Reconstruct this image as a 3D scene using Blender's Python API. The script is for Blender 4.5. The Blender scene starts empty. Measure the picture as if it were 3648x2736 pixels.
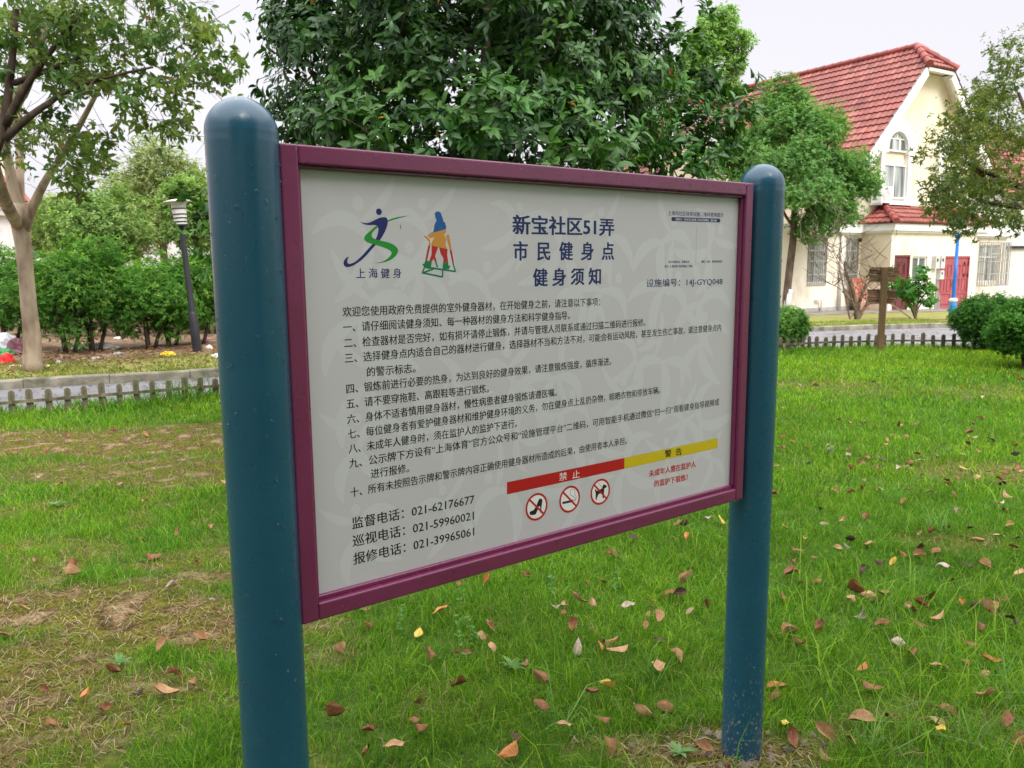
import bpy, math, random
import numpy as np
from mathutils import Vector, Matrix

# ------------------------------------------------------------------ scene, camera, light
sc = bpy.context.scene
COL = sc.collection
random.seed(7)
RNG = np.random.default_rng(7)

FPX, CX, CY, HCAM = 2871.0, 1824.0, 1368.0, 1.5        # the photograph: 3648 x 2736
_down = np.array([149.0, 19199.0, FPX]); _down /= np.linalg.norm(_down)
_up = -_down
_fw = np.array([0, 0, 1.0]); _fw = _fw - _up * _fw.dot(_up); _fw /= np.linalg.norm(_fw)
_rt = np.cross(_fw, _up)
if _rt[0] < 0: _rt = -_rt
RW = np.array([_rt, _fw, _up])                         # camera axes -> world
CAM = np.array([0, 0, HCAM])

cd = bpy.data.cameras.new('camera'); cam = bpy.data.objects.new('camera', cd); COL.objects.link(cam)
cd.sensor_width = 36.0; cd.lens = 36.0 * FPX / 3648.0
cd.clip_start = 0.05; cd.clip_end = 1500
cd.dof.use_dof = True; cd.dof.focus_distance = 1.85; cd.dof.aperture_fstop = 14.0
_m = Matrix.Identity(4)
for i in range(3):
    _m[i][0] = RW[i][0]; _m[i][1] = -RW[i][1]; _m[i][2] = -RW[i][2]; _m[i][3] = CAM[i]
cam.matrix_world = _m
sc.camera = cam

SUN_EL, SUN_AZ = math.radians(47), math.radians(145)   # azimuth clockwise from +Y
w = bpy.data.worlds.new('World'); sc.world = w; w.use_nodes = True
nt = w.node_tree; nt.nodes.clear()
out = nt.nodes.new('ShaderNodeOutputWorld')
sky = nt.nodes.new('ShaderNodeTexSky'); sky.sky_type = 'NISHITA'; sky.sun_disc = False
sky.sun_elevation = SUN_EL; sky.sun_rotation = SUN_AZ; sky.dust_density = 4.0; sky.air_density = 1.0
hs = nt.nodes.new('ShaderNodeHueSaturation'); hs.inputs['Saturation'].default_value = 0.25
bg1 = nt.nodes.new('ShaderNodeBackground'); bg1.inputs[1].default_value = 0.05
nt.links.new(sky.outputs[0], hs.inputs['Color']); nt.links.new(hs.outputs[0], bg1.inputs[0])
tc = nt.nodes.new('ShaderNodeTexCoord'); sp = nt.nodes.new('ShaderNodeSeparateXYZ')
nt.links.new(tc.outputs['Generated'], sp.inputs[0])
cr = nt.nodes.new('ShaderNodeValToRGB')                # the overcast cloud deck: brighter overhead
e = cr.color_ramp.elements
e[0].position = 0.0; e[0].color = (0.42, 0.405, 0.435, 1)
e[1].position = 1.0; e[1].color = (2.2, 2.15, 2.2, 1)
k = e.new(0.42); k.color = (0.43, 0.415, 0.445, 1)
k = e.new(0.62); k.color = (1.6, 1.56, 1.62, 1)
nt.links.new(sp.outputs[2], cr.inputs[0])
bg2 = nt.nodes.new('ShaderNodeBackground'); bg2.inputs[1].default_value = 1.0
nt.links.new(cr.outputs[0], bg2.inputs[0])
ad = nt.nodes.new('ShaderNodeAddShader')
nt.links.new(bg1.outputs[0], ad.inputs[0]); nt.links.new(bg2.outputs[0], ad.inputs[1])
nt.links.new(ad.outputs[0], out.inputs[0])

sl = bpy.data.lights.new('sun', 'SUN'); so = bpy.data.objects.new('sun', sl); COL.objects.link(so)
sl.energy = 1.5; sl.angle = math.radians(22); sl.color = (1.0, 0.97, 0.92)
so.location = (0, 0, 30)
_sd = Vector((math.sin(SUN_AZ) * math.cos(SUN_EL), math.cos(SUN_AZ) * math.cos(SUN_EL), math.sin(SUN_EL)))
so.rotation_euler = _sd.to_track_quat('Z', 'Y').to_euler()

sc.view_settings.view_transform = 'Standard'; sc.view_settings.look = 'None'
sc.view_settings.gamma = 1.0; sc.view_settings.use_curve_mapping = False
sc.view_settings.exposure = 0.68
sc.render.engine = 'CYCLES'
sc.cycles.max_bounces = 7; sc.cycles.diffuse_bounces = 4; sc.cycles.glossy_bounces = 3
sc.cycles.transmission_bounces = 4; sc.cycles.transparent_max_bounces = 6
sc.cycles.use_denoising = True

# ------------------------------------------------------------------ where a photographed point stands in the world
KERB = np.array([(-40, -6.5), (-14, 6.9), (-6.4, 9.96), (-4.03, 10.97), (0, 13.6), (4, 17.6), (7.3, 19.6), (9.5, 20.4), (12, 20.9), (16, 21.0), (24, 20.2), (60, 14)], float)
FENCE = np.array([(-12, 4.0), (-8.0, 6.25), (-5.15, 7.97), (-3.31, 9.08), (0, 10.95), (3, 12.55), (5.2, 13.62), (6.6, 13.95), (7.9, 13.75), (9.5, 13.2), (12.5, 12.0)], float)
def kerb_y(x): return np.interp(x, KERB[:, 0], KERB[:, 1])
def fence_y(x): return np.interp(x, FENCE[:, 0], FENCE[:, 1])
def smooth(t): t = np.clip(t, 0, 1); return t * t * (3 - 2 * t)
def base_z(y): return -0.0275 * np.clip(np.asarray(y, float) - 13.0, 0, 24)
def gz(x, y):
    """height of the ground: level lawn, beyond the fence it falls gently; the verges stand a kerb higher"""
    return base_z(y) + 0.09 * (np.asarray(y) > kerb_y(x) + 0.06)

def ray(u, v): return RW @ np.array([u - CX, v - CY, FPX])
def at(u, v, Y):
    d = ray(u, v); return CAM + d * (Y / d[1])
def gnd(u, v):
    d = ray(u, v)
    z = 0.0
    for _ in range(30):
        p = CAM + d * ((z - HCAM) / d[2]); z = 0.5 * z + 0.5 * float(gz(p[0], p[1]))
    return CAM + d * ((z - HCAM) / d[2])
def on_plane(u, v, P0, n):
    d = ray(u, v); return CAM + d * (n.dot(P0 - CAM) / n.dot(d))

# ------------------------------------------------------------------ materials
def nn(nt, t, **kw):
    n = nt.nodes.new(t)
    for k_, v_ in kw.items(): setattr(n, k_, v_)
    return n
def mat(name, c1, c2=None, scale=6.0, rough=0.6, spec=0.4, detail=6.0, bump=0.0, bscale=None, lo=0.35, hi=0.65, stretch=None, coat=0.0, metal=0.0, obj=True):
    m = bpy.data.materials.new(name); m.use_nodes = True
    nt = m.node_tree; b = nt.nodes['Principled BSDF']
    b.inputs['Roughness'].default_value = rough
    b.inputs['Specular IOR Level'].default_value = spec
    b.inputs['Metallic'].default_value = metal
    b.inputs['Coat Weight'].default_value = coat
    b.inputs['Base Color'].default_value = (*c1, 1)
    if c2 is None and not bump: return m
    tc = nn(nt, 'ShaderNodeTexCoord'); mp = nn(nt, 'ShaderNodeMapping')
    nt.links.new(tc.outputs['Object'], mp.inputs[0])
    if stretch: mp.inputs['Scale'].default_value = stretch
    if c2 is not None:
        no = nn(nt, 'ShaderNodeTexNoise'); no.inputs['Scale'].default_value = scale; no.inputs['Detail'].default_value = detail
        nt.links.new(mp.outputs[0], no.inputs['Vector'])
        r = nn(nt, 'ShaderNodeValToRGB')
        r.color_ramp.elements[0].position = lo; r.color_ramp.elements[0].color = (*c1, 1)
        r.color_ramp.elements[1].position = hi; r.color_ramp.elements[1].color = (*c2, 1)
        nt.links.new(no.outputs[0], r.inputs[0]); nt.links.new(r.outputs[0], b.inputs['Base Color'])
    if bump:
        n2 = nn(nt, 'ShaderNodeTexNoise'); n2.inputs['Scale'].default_value = bscale or scale * 4; n2.inputs['Detail'].default_value = 5
        nt.links.new(mp.outputs[0], n2.inputs['Vector'])
        bp = nn(nt, 'ShaderNodeBump'); bp.inputs['Strength'].default_value = bump; bp.inputs['Distance'].default_value = 0.02
        nt.links.new(n2.outputs[0], bp.inputs['Height']); nt.links.new(bp.outputs[0], b.inputs['Normal'])
    return m
def leaf_mat(name, rough=0.45, spec=0.4, trans=0.3, tcol=(1.15, 1.25, 0.6)):
    """leaf colour is each leaf's own (attribute 'tint'); some light passes through the blade"""
    m = bpy.data.materials.new(name); m.use_nodes = True
    nt = m.node_tree; b = nt.nodes['Principled BSDF']; o = nt.nodes['Material Output']
    a = nn(nt, 'ShaderNodeAttribute', attribute_name='tint')
    b.inputs['Roughness'].default_value = rough; b.inputs['Specular IOR Level'].default_value = spec
    nt.links.new(a.outputs['Color'], b.inputs['Base Color'])
    mu = nn(nt, 'ShaderNodeVectorMath', operation='MULTIPLY'); mu.inputs[1].default_value = tcol
    nt.links.new(a.outputs['Color'], mu.inputs[0])
    t = nn(nt, 'ShaderNodeBsdfTranslucent'); nt.links.new(mu.outputs[0], t.inputs['Color'])
    mx = nn(nt, 'ShaderNodeMixShader'); mx.inputs[0].default_value = trans
    nt.links.new(b.outputs[0], mx.inputs[1]); nt.links.new(t.outputs[0], mx.inputs[2]); nt.links.new(mx.outputs[0], o.inputs[0])
    return m

# ------------------------------------------------------------------ mesh collecting
class MB:
    def __init__(self): self.V = []; self.F = []; self.C = []; self.n = 0
    def add(self, v, f, c=None):
        v = np.asarray(v, float).reshape(-1, 3); f = np.asarray(f, int)
        self.V.append(v); self.F.append(f + self.n); self.n += len(v)
        if c is not None:
            c = np.asarray(c, float)
            if c.ndim == 1: c = np.tile(c, (len(v), 1))
            self.C.append(c)
        return self
    def faces(self, v, fl):
        for f in fl: self.F.append(np.array([f]) + self.n)
        v = np.asarray(v, float).reshape(-1, 3); self.V.append(v); self.n += len(v); return self
    def box(self, lo, hi, R=None, o=(0, 0, 0)):
        x0, y0, z0 = lo; x1, y1, z1 = hi
        v = np.array([(x0, y0, z0), (x1, y0, z0), (x1, y1, z0), (x0, y1, z0), (x0, y0, z1), (x1, y0, z1), (x1, y1, z1), (x0, y1, z1)], float)
        if R is not None: v = v @ np.asarray(R).T
        return self.add(v + np.asarray(o, float), [(0, 3, 2, 1), (4, 5, 6, 7), (0, 1, 5, 4), (1, 2, 6, 5), (2, 3, 7, 6), (3, 0, 4, 7)])
    def tube(self, pts, rad, n=8, cap=True):
        pts = np.asarray(pts, float); m = len(pts)
        rad = np.full(m, rad, float) if np.isscalar(rad) else np.asarray(rad, float)
        t = np.gradient(pts, axis=0); t /= np.linalg.norm(t, axis=1)[:, None] + 1e-12
        a = np.array([0, 0, 1.0]) if abs(t[0][2]) < 0.9 else np.array([1.0, 0, 0])
        V = []
        ang = np.linspace(0, 2 * np.pi, n, endpoint=False)
        for i in range(m):
            s = np.cross(t[i], a); s /= np.linalg.norm(s) + 1e-12; b = np.cross(s, t[i]); a = b
            V.append(pts[i] + rad[i] * (np.cos(ang)[:, None] * s + np.sin(ang)[:, None] * b))
        F = []
        for i in range(m - 1):
            for j in range(n):
                k_ = (j + 1) % n; F.append((i * n + j, i * n + k_, (i + 1) * n + k_, (i + 1) * n + j))
        self.F.append(np.array(F) + self.n)
        if cap:
            self.F.append(np.array([list(range(n))[::-1]]) + self.n); self.F.append(np.array([list(range((m - 1) * n, m * n))]) + self.n)
        V = np.concatenate(V); self.V.append(V); self.n += len(V); return self
    def lathe(self, prof, n=24, o=(0, 0, 0)):
        prof = np.asarray(prof, float); ang = np.linspace(0, 2 * np.pi, n, endpoint=False)
        V = np.stack([np.outer(prof[:, 0], np.cos(ang)), np.outer(prof[:, 0], np.sin(ang)), np.repeat(prof[:, 1][:, None], n, 1)], -1).reshape(-1, 3)
        F = []
        for i in range(len(prof) - 1):
            for j in range(n):
                k_ = (j + 1) % n; F.append((i * n + j, i * n + k_, (i + 1) * n + k_, (i + 1) * n + j))
        return self.add(V + np.asarray(o, float), F)
    def prism(self, poly, y0, y1):
        """poly: (x, z) outline seen from -y, counter-clockwise; gets real thickness from y0 to y1"""
        n = len(poly); V = [(p[0], y0, p[1]) for p in poly] + [(p[0], y1, p[1]) for p in poly]
        fl = [list(range(n)), list(range(2 * n - 1, n - 1, -1))] + [[i, i + n, (i + 1) % n + n, (i + 1) % n] for i in range(n)]
        return self.faces(V, fl)
    def build(self, name, m, parent=None, origin=None, smooth=False, mats=None):
        V = np.concatenate(self.V)
        if origin is not None: V = V - np.asarray(origin, float)
        me = bpy.data.meshes.new(name)
        me.vertices.add(len(V)); me.vertices.foreach_set('co', V.astype(np.float32).ravel())
        idx = np.concatenate([f.ravel() for f in self.F]).astype(np.int32)
        cnt = np.concatenate([np.full(len(f), f.shape[1]) for f in self.F]).astype(np.int32)
        me.loops.add(len(idx)); me.loops.foreach_set('vertex_index', idx)
        me.polygons.add(len(cnt)); me.polygons.foreach_set('loop_start', np.concatenate([[0], np.cumsum(cnt)[:-1]]).astype(np.int32))
        me.polygons.foreach_set('loop_total', cnt)
        smooth = smooth or any(k_ in m.name for k_ in ('leaf', 'grass'))
        me.polygons.foreach_set('use_smooth', np.full(len(cnt), bool(smooth)))
        if self.C:
            C = np.concatenate(self.C)
            if C.shape[1] == 3: C = np.concatenate([C, np.ones((len(C), 1))], 1)
            a = me.attributes.new('tint', 'FLOAT_COLOR', 'POINT'); a.data.foreach_set('color', C.astype(np.float32).ravel())
        me.materials.append(m); me.update(); me.validate()
        o = bpy.data.objects.new(name, me); COL.objects.link(o)
        if parent is not None: o.parent = parent
        if origin is not None and parent is None: o.location = origin
        return o

def tag(o, label=None, cat=None, group=None, kind=None):
    if label: o['label'] = label
    if cat: o['category'] = cat
    if group: o['group'] = group
    if kind: o['kind'] = kind
    return o
def thing(name, label, cat, loc=(0, 0, 0), rz=0.0, group=None):
    o = bpy.data.objects.new(name, None); COL.objects.link(o); o.location = tuple(float(q) for q in loc); o.rotation_euler = (0, 0, rz)
    o.empty_display_size = 0.2
    return tag(o, label, cat, group)
def copy_tree(o, parent=None):
    c = o.copy(); COL.objects.link(c); c.parent = parent
    for ch in o.children: copy_tree(ch, c)
    return c
def bez(p0, p1, p2, n=10):
    t = np.linspace(0, 1, n)[:, None]; p0, p1, p2 = (np.asarray(p, float) for p in (p0, p1, p2))
    return (1 - t) ** 2 * p0 + 2 * t * (1 - t) * p1 + t * t * p2
def unit(a): return a / (np.linalg.norm(a, axis=-1, keepdims=True) + 1e-9)

# ------------------------------------------------------------------ the setting: ground, road, kerb, paving
_tab = RNG.random((256, 256))
def vnoise(x, y, s):
    x = np.asarray(x, float) * s + 100; y = np.asarray(y, float) * s + 100
    xi = np.floor(x).astype(int); yi = np.floor(y).astype(int); fx = x - xi; fy = y - yi
    fx = fx * fx * (3 - 2 * fx); fy = fy * fy * (3 - 2 * fy)
    g = lambda a, b: _tab[a % 256, b % 256]
    return (g(xi, yi) * (1 - fx) + g(xi + 1, yi) * fx) * (1 - fy) + (g(xi, yi + 1) * (1 - fx) + g(xi + 1, yi + 1) * fx) * fy
def fbm(x, y, s): return 0.5 * vnoise(x, y, s) + 0.3 * vnoise(x, y, 2.1 * s) + 0.2 * vnoise(x, y, 4.3 * s)

# bare and mossy places in the lawn: (world x, y, half-sizes, strength)
BARE = []
for u, v, rx, ry, st in ((250, 2180, 0.75, 0.22, 1.0), (640, 2240, 0.55, 0.18, 1.0), (330, 2450, 0.45, 0.09, 0.7), (150, 1960, 0.5, 0.08, 0.6), (620, 2080, 0.3, 0.1, 0.8), (1000, 2450, 0.1, 0.15, 0.5), (500, 2560, 0.2, 0.06, 0.5), (60, 2420, 0.35, 0.3, 0.9), (60, 2640, 0.3, 0.25, 0.8), (330, 1580, 2.1, 0.52, 0.97), (-300, 1590, 1.6, 0.7, 0.97), (760, 1535, 1.0, 0.34, 0.9),
                         (600, 1680, 1.2, 0.42, 0.8), (780, 1990, 0.45, 0.14, 0.7), (1080, 2330, 0.2, 0.12, 0.4), (2890, 1375, 0.9, 0.4, 0.5), (3120, 1400, 0.7, 0.3, 0.35), (3560, 1400, 0.9, 0.5, 0.4), (3560, 1680, 0.6, 0.28, 0.6),
                         (3400, 1930, 0.35, 0.12, 0.45), (2640, 2690, 0.2, 0.1, 1.0), (2480, 2730, 0.25, 0.1, 0.8), (2200, 2690, 0.2, 0.1, 0.35), (3380, 2560, 0.3, 0.1, 0.3), (2900, 2640, 0.18, 0.06, 0.5)):
    g = gnd(u, v); BARE.append((g[0], g[1], rx, ry, st))
def bare(x, y):
    x = np.asarray(x, float); y = np.asarray(y, float); m = np.zeros(np.broadcast(x, y).shape)
    wx = x + 0.35 * (fbm(x, y, 2.3) - 0.5) + 0.15 * (fbm(x, y, 9) - 0.5); wy = y + 0.35 * (fbm(x + 31, y, 2.3) - 0.5) + 0.12 * (fbm(x, y + 9, 9) - 0.5)
    for cx_, cy_, rx, ry, st in BARE:
        r = np.sqrt(((wx - cx_) / rx) ** 2 + ((wy - cy_) / ry) ** 2)
        m = np.maximum(m, st * smooth((1.35 - r) / 0.6))
    x0 = np.broadcast_to(x, m.shape); y0 = np.broadcast_to(y, m.shape)
    return np.maximum(m, 0.55 * smooth((fbm(x0, y0, 3.1) - 0.53) / 0.12) * smooth((0.1 - x0) / 0.8) * smooth((8 - y0) / 2))      # patchy turf left of the board
def ground_h(x, y):
    h = base_z(y) + 0.03 * (fbm(x, y, 0.9) - 0.5) + 0.012 * (fbm(x, y, 6) - 0.5)
    ry0 = fence_y(x) + 0.33; ky = kerb_y(x)
    on_road = smooth((y - ry0) / 0.12) * (1 - smooth((y - ky - 0.03) / 0.08))
    past = smooth((y - ky - 0.03) / 0.08)
    return h * (1 - on_road) + (base_z(y) - 0.05) * on_road + 0.08 * past
def axis(lo, hi, step, far):
    c = list(np.arange(lo, hi, step)); s = step; a = c[-1]
    while a < far: s *= 1.35; a += s; c.append(a)
    s = step; a = c[0]; pre = []
    while a > -far: s *= 1.35; a -= s; pre.append(a)
    return np.array(pre[::-1] + c)
gx = axis(-9.5, 12.0, 0.085, 420); gy = axis(0.8, 22.0, 0.085, 420)
X, Y = np.meshgrid(gx, gy); Z = ground_h(X, Y)
mb = MB(); nx, ny = len(gx), len(gy)
i0 = (np.arange(ny - 1)[:, None] * nx + np.arange(nx - 1)[None, :]).ravel()
past = (Y > kerb_y(X) + 0.02).astype(float)
shrub_earth = smooth((Y - kerb_y(X) - 1.6 + 1.2 * (fbm(X, Y, 0.8) - 0.5)) / 1.2) * past * smooth((3.0 - X) / 3)      # leaf-strewn earth under the far shrubs
tint = np.stack([bare(X, Y) * (1 - past), past * (1 - shrub_earth), shrub_earth], -1).reshape(-1, 3)
mb.add(np.stack([X, Y, Z], -1).reshape(-1, 3), np.stack([i0, i0 + 1, i0 + nx + 1, i0 + nx], 1), tint)

def ground_mat():
    m = bpy.data.materials.new('lawn_soil'); m.use_nodes = True; nt = m.node_tree; b = nt.nodes['Principled BSDF']
    b.inputs['Roughness'].default_value = 0.95; b.inputs['Specular IOR Level'].default_value = 0.15
    a = nn(nt, 'ShaderNodeAttribute', attribute_name='tint'); s = nn(nt, 'ShaderNodeSeparateColor'); nt.links.new(a.outputs['Color'], s.inputs[0])
    tc = nn(nt, 'ShaderNodeTexCoord')
    def ramp(scale, stops, detail=8):
        n = nn(nt, 'ShaderNodeTexNoise'); n.inputs['Scale'].default_value = scale; n.inputs['Detail'].default_value = detail
        nt.links.new(tc.outputs['Object'], n.inputs['Vector']); r = nn(nt, 'ShaderNodeValToRGB')
        r.color_ramp.elements[0].position = stops[0][0]; r.color_ramp.elements[0].color = (*stops[0][1], 1)
        r.color_ramp.elements[1].position = stops[-1][0]; r.color_ramp.elements[1].color = (*stops[-1][1], 1)
        for p_, c_ in stops[1:-1]: r.color_ramp.elements.new(p_).color = (*c_, 1)
        nt.links.new(n.outputs[0], r.inputs[0]); return r.outputs[0], n.outputs[0]
    soil, n1 = ramp(14, [(0.3, (0.03, 0.06, 0.008)), (0.55, (0.05, 0.10, 0.012)), (0.75, (0.085, 0.13, 0.022))])
    drym, n2 = ramp(6, [(0.36, (0.075, 0.085, 0.006)), (0.47, (0.125, 0.115, 0.012)), (0.54, (0.075, 0.05, 0.025)), (0.58, (0.17, 0.11, 0.05)), (0.68, (0.30, 0.215, 0.13))], 12)
    grit, n6 = ramp(55, [(0.3, (0.35, 0.35, 0.35)), (0.55, (1.0, 1.0, 1.0)), (0.75, (1.5, 1.5, 1.5))], 5)
    gm = nn(nt, 'ShaderNodeVectorMath', operation='MULTIPLY'); nt.links.new(drym, gm.inputs[0]); nt.links.new(grit, gm.inputs[1]); drym = gm.outputs[0]
    verge, n3 = ramp(3, [(0.3, (0.16, 0.19, 0.035)), (0.5, (0.23, 0.23, 0.06)), (0.7, (0.30, 0.23, 0.13))])
    dirt, n4 = ramp(5, [(0.3, (0.07, 0.04, 0.022)), (0.5, (0.16, 0.10, 0.06)), (0.7, (0.30, 0.22, 0.14))])
    prev = soil
    for ch, c in ((0, drym), (1, verge), (2, dirt)):
        mx = nn(nt, 'ShaderNodeMix', data_type='RGBA'); nt.links.new(s.outputs[ch], mx.inputs['Factor']); nt.links.new(prev, mx.inputs['A']); nt.links.new(c, mx.inputs['B']); prev = mx.outputs['Result']
    nt.links.new(prev, b.inputs['Base Color'])
    n5 = nn(nt, 'ShaderNodeTexNoise'); n5.inputs['Scale'].default_value = 60; n5.inputs['Detail'].default_value = 6; nt.links.new(tc.outputs['Object'], n5.inputs['Vector'])
    bp = nn(nt, 'ShaderNodeBump'); bp.inputs['Strength'].default_value = 0.7; bp.inputs['Distance'].default_value = 0.015
    nt.links.new(n5.outputs[0], bp.inputs['Height']); nt.links.new(bp.outputs[0], b.inputs['Normal'])
    return m
tag(mb.build('ground', ground_mat(), smooth=True), kind='structure')

# the grey road that curves round the lawn, its far kerb, the wet paving along the house
xs = np.concatenate([np.arange(-38, 40, 0.5)])
m_road = mat('asphalt', (0.115, 0.112, 0.117), (0.19, 0.186, 0.195), 2.2, 0.62, 0.5, 10, 0.25, 160)
near = np.stack([xs, fence_y(xs) + 0.42 + np.where(xs < -12, (xs + 12) * 0.55, 0), np.zeros_like(xs)], 1); far = np.stack([xs, kerb_y(xs) + 0.02, np.zeros_like(xs)], 1)
rows = [near * (1 - t) + far * t for t in np.linspace(0, 1, 7)]
V = np.stack(rows, 0).reshape(-1, 3); V[:, 2] = base_z(V[:, 1]) - 0.012
n_ = len(xs); i0 = (np.arange(6)[:, None] * n_ + np.arange(n_ - 1)[None, :]).ravel()
tag(MB().add(V, np.stack([i0, i0 + 1, i0 + n_ + 1, i0 + n_], 1)).build('road', m_road, smooth=True), kind='structure')

m_kerb = mat('kerb_stone', (0.11, 0.105, 0.07), (0.28, 0.255, 0.20), 5, 0.85, 0.3, 8, 0.5, 40)
mb = MB(); xk = -30.0
while xk < 30:
    L = 0.98; a = np.array([xk, kerb_y(xk)]); sl_ = (kerb_y(xk + 0.5) - kerb_y(xk)) / 0.5; dx = L / math.hypot(1, sl_)
    b_ = np.array([xk + dx, kerb_y(xk + dx)]); d = (b_ - a) / np.linalg.norm(b_ - a); nrm = np.array([-d[1], d[0]]); b_ = b_ - d * 0.008
    j = random.uniform(-0.008, 0.008); z0 = float(base_z(a[1]))
    q = [a, b_, b_ + nrm * 0.13, a + nrm * 0.13]; qt = [a + nrm * 0.015, b_ + nrm * 0.015, b_ + nrm * 0.125, a + nrm * 0.125]
    v = [(p[0], p[1], z0 - 0.06) for p in q] + [(p[0], p[1], z0 + 0.085 + j) for p in q] + [(p[0], p[1], z0 + 0.102 + j) for p in qt]
    f = [(0, 1, 5, 4), (1, 2, 6, 5), (2, 3, 7, 6), (3, 0, 4, 7), (4, 5, 9, 8), (5, 6, 10, 9), (6, 7, 11, 10), (7, 4, 8, 11), (8, 9, 10, 11)]
    mb.add(v, f); xk += dx
tag(mb.build('kerb', m_kerb), kind='structure')

# ------------------------------------------------------------------ grass
def blades(P, H, W, lean, cols, seed=0, flat=False):
    """each blade: a tapering strip bent over, its own colour"""
    r = np.random.default_rng(seed); n = len(P); a = r.random(n) * 2 * np.pi; b = r.random(n) * 2 * np.pi
    d = np.stack([np.cos(a), np.sin(a), np.zeros(n)], 1); s = np.stack([np.cos(b), np.sin(b), np.zeros(n)], 1)
    up = np.array([0, 0, 1.0])
    H = H[:, None]; W = W[:, None]; lean = lean[:, None]
    m1 = P + up * H * 0.55 + d * H * lean * 0.35; tip = P + up * H * (1.0 - 0.35 * lean) + d * H * lean
    v = np.stack([P - s * W, P + s * W, m1 + s * W * 0.8, m1 - s * W * 0.8, tip], 1).reshape(-1, 3)
    i = np.arange(n)[:, None] * 5
    q = i + np.array([[0, 1, 2, 3]]); t = i + np.array([[3, 2, 4]])
    return v, q, t, np.repeat(cols, 5, 0)
def pick(pal, n, r, jit=0.18):
    pal = np.asarray(pal, float); c = pal[r.integers(0, len(pal), n)]
    return c * (1 + jit * (r.random((n, 1)) * 2 - 1))
GREEN = [(0.075, 0.20, 0.012), (0.10, 0.25, 0.014), (0.128, 0.29, 0.017), (0.158, 0.315, 0.02), (0.20, 0.345, 0.03), (0.082, 0.21, 0.022), (0.25, 0.37, 0.055), (0.055, 0.155, 0.014)]
STRAW = [(0.30, 0.22, 0.11), (0.38, 0.30, 0.17), (0.24, 0.16, 0.08), (0.33, 0.27, 0.12)]
m_grass = leaf_mat('grass_blade', 0.6, 0.12, 0.42, (1.15, 1.3, 0.4))
mb = MB(); r = np.random.default_rng(11)
for (y0, y1, dens, h0, h1, w0) in ((1.5, 3.2, 21000, 0.025, 0.078, 0.0012), (3.2, 5.0, 15000, 0.025, 0.078, 0.0014), (5.0, 8.0, 5000, 0.035, 0.085, 0.0023), (8.0, 14.5, 2000, 0.04, 0.10, 0.004)):
    xm = 0.70 * y1 + 0.9; n = int(dens * 2 * xm * (y1 - y0)); x = (r.random(n) * 2 - 1) * xm; y = y0 + r.random(n) * (y1 - y0)
    keep = (np.abs(x) < 0.70 * y + 0.9) & (y < fence_y(x) + 0.30)
    tuft = fbm(x, y, 5.0); m = bare(x, y)
    keep &= r.random(n) < (1 - 0.96 * m) * np.clip(0.45 + 1.3 * (tuft - 0.25), 0.25, 1)
    x, y, tuft, m = x[keep], y[keep], tuft[keep], m[keep]; n = len(x)
    big = fbm(x, y, 0.7)
    H = (h0 + (h1 - h0) * r.random(n) ** 1.5) * (0.6 + 0.9 * tuft) * (1 - 0.4 * m); edge = smooth((y - fence_y(x) + 0.45) / 0.4); H *= 1 + 0.8 * edge
    cols = pick(GREEN, n, r, 0.3); cols *= np.stack([1 + 0.7 * (big - 0.45), 1 + 0.35 * (big - 0.45), np.ones(n)], 1)
    cols += (np.array([0.27, 0.25, 0.03]) - cols) * (0.5 * m * r.random(n))[:, None]; dk = fbm(x + 50, y, 2.2)[:, None]; cols *= 0.72 + 0.6 * dk
    st = r.random(n) < 0.025 + 0.25 * m; cols[st] = pick(STRAW, st.sum(), r)
    yg = (r.random(n) < 0.55 * smooth((y - 8) / 5)) & ~st; cols[yg] *= np.array([1.55, 1.25, 1.0])
    P = np.stack([x, y, ground_h(x, y) - 0.004], 1)
    v, q, t, c = blades(P, H, w0 * (0.7 + 0.7 * r.random(n)), 0.25 + 0.9 * r.random(n), cols, 5)
    mb.V.append(v); mb.F += [q + mb.n, t + mb.n]; mb.C.append(c); mb.n += len(v)
# longer arching stalks scattered through the lawn
n = 3900; y = 2.0 + 10 * r.random(n) ** 1.3; x = (r.random(n) * 2 - 1) * (0.7 * y + 0.6); y[3000:] = 2.0 + 1.6 * r.random(900); x[3000:] = 1.0 + 1.9 * r.random(900); k = (y < fence_y(x)) & (bare(x, y) < 0.4) & (r.random(n) < np.where(x > 0.2, 1, 0.5)); x, y = x[k], y[k]; n = len(x)
v, q, t, c = blades(np.stack([x, y, ground_h(x, y)], 1), 0.10 + 0.14 * r.random(n), 0.0016 + 0.0014 * r.random(n), 0.5 + 0.8 * r.random(n), pick(GREEN[3:] + [(0.14, 0.24, 0.05)], n, r), 9)
mb.V.append(v); mb.F += [q + mb.n, t + mb.n]; mb.C.append(c); mb.n += len(v)
tag(mb.build('lawn_grass', m_grass), 'short wet green grass covering the lawn around the sign', 'grass', kind='stuff')

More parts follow.
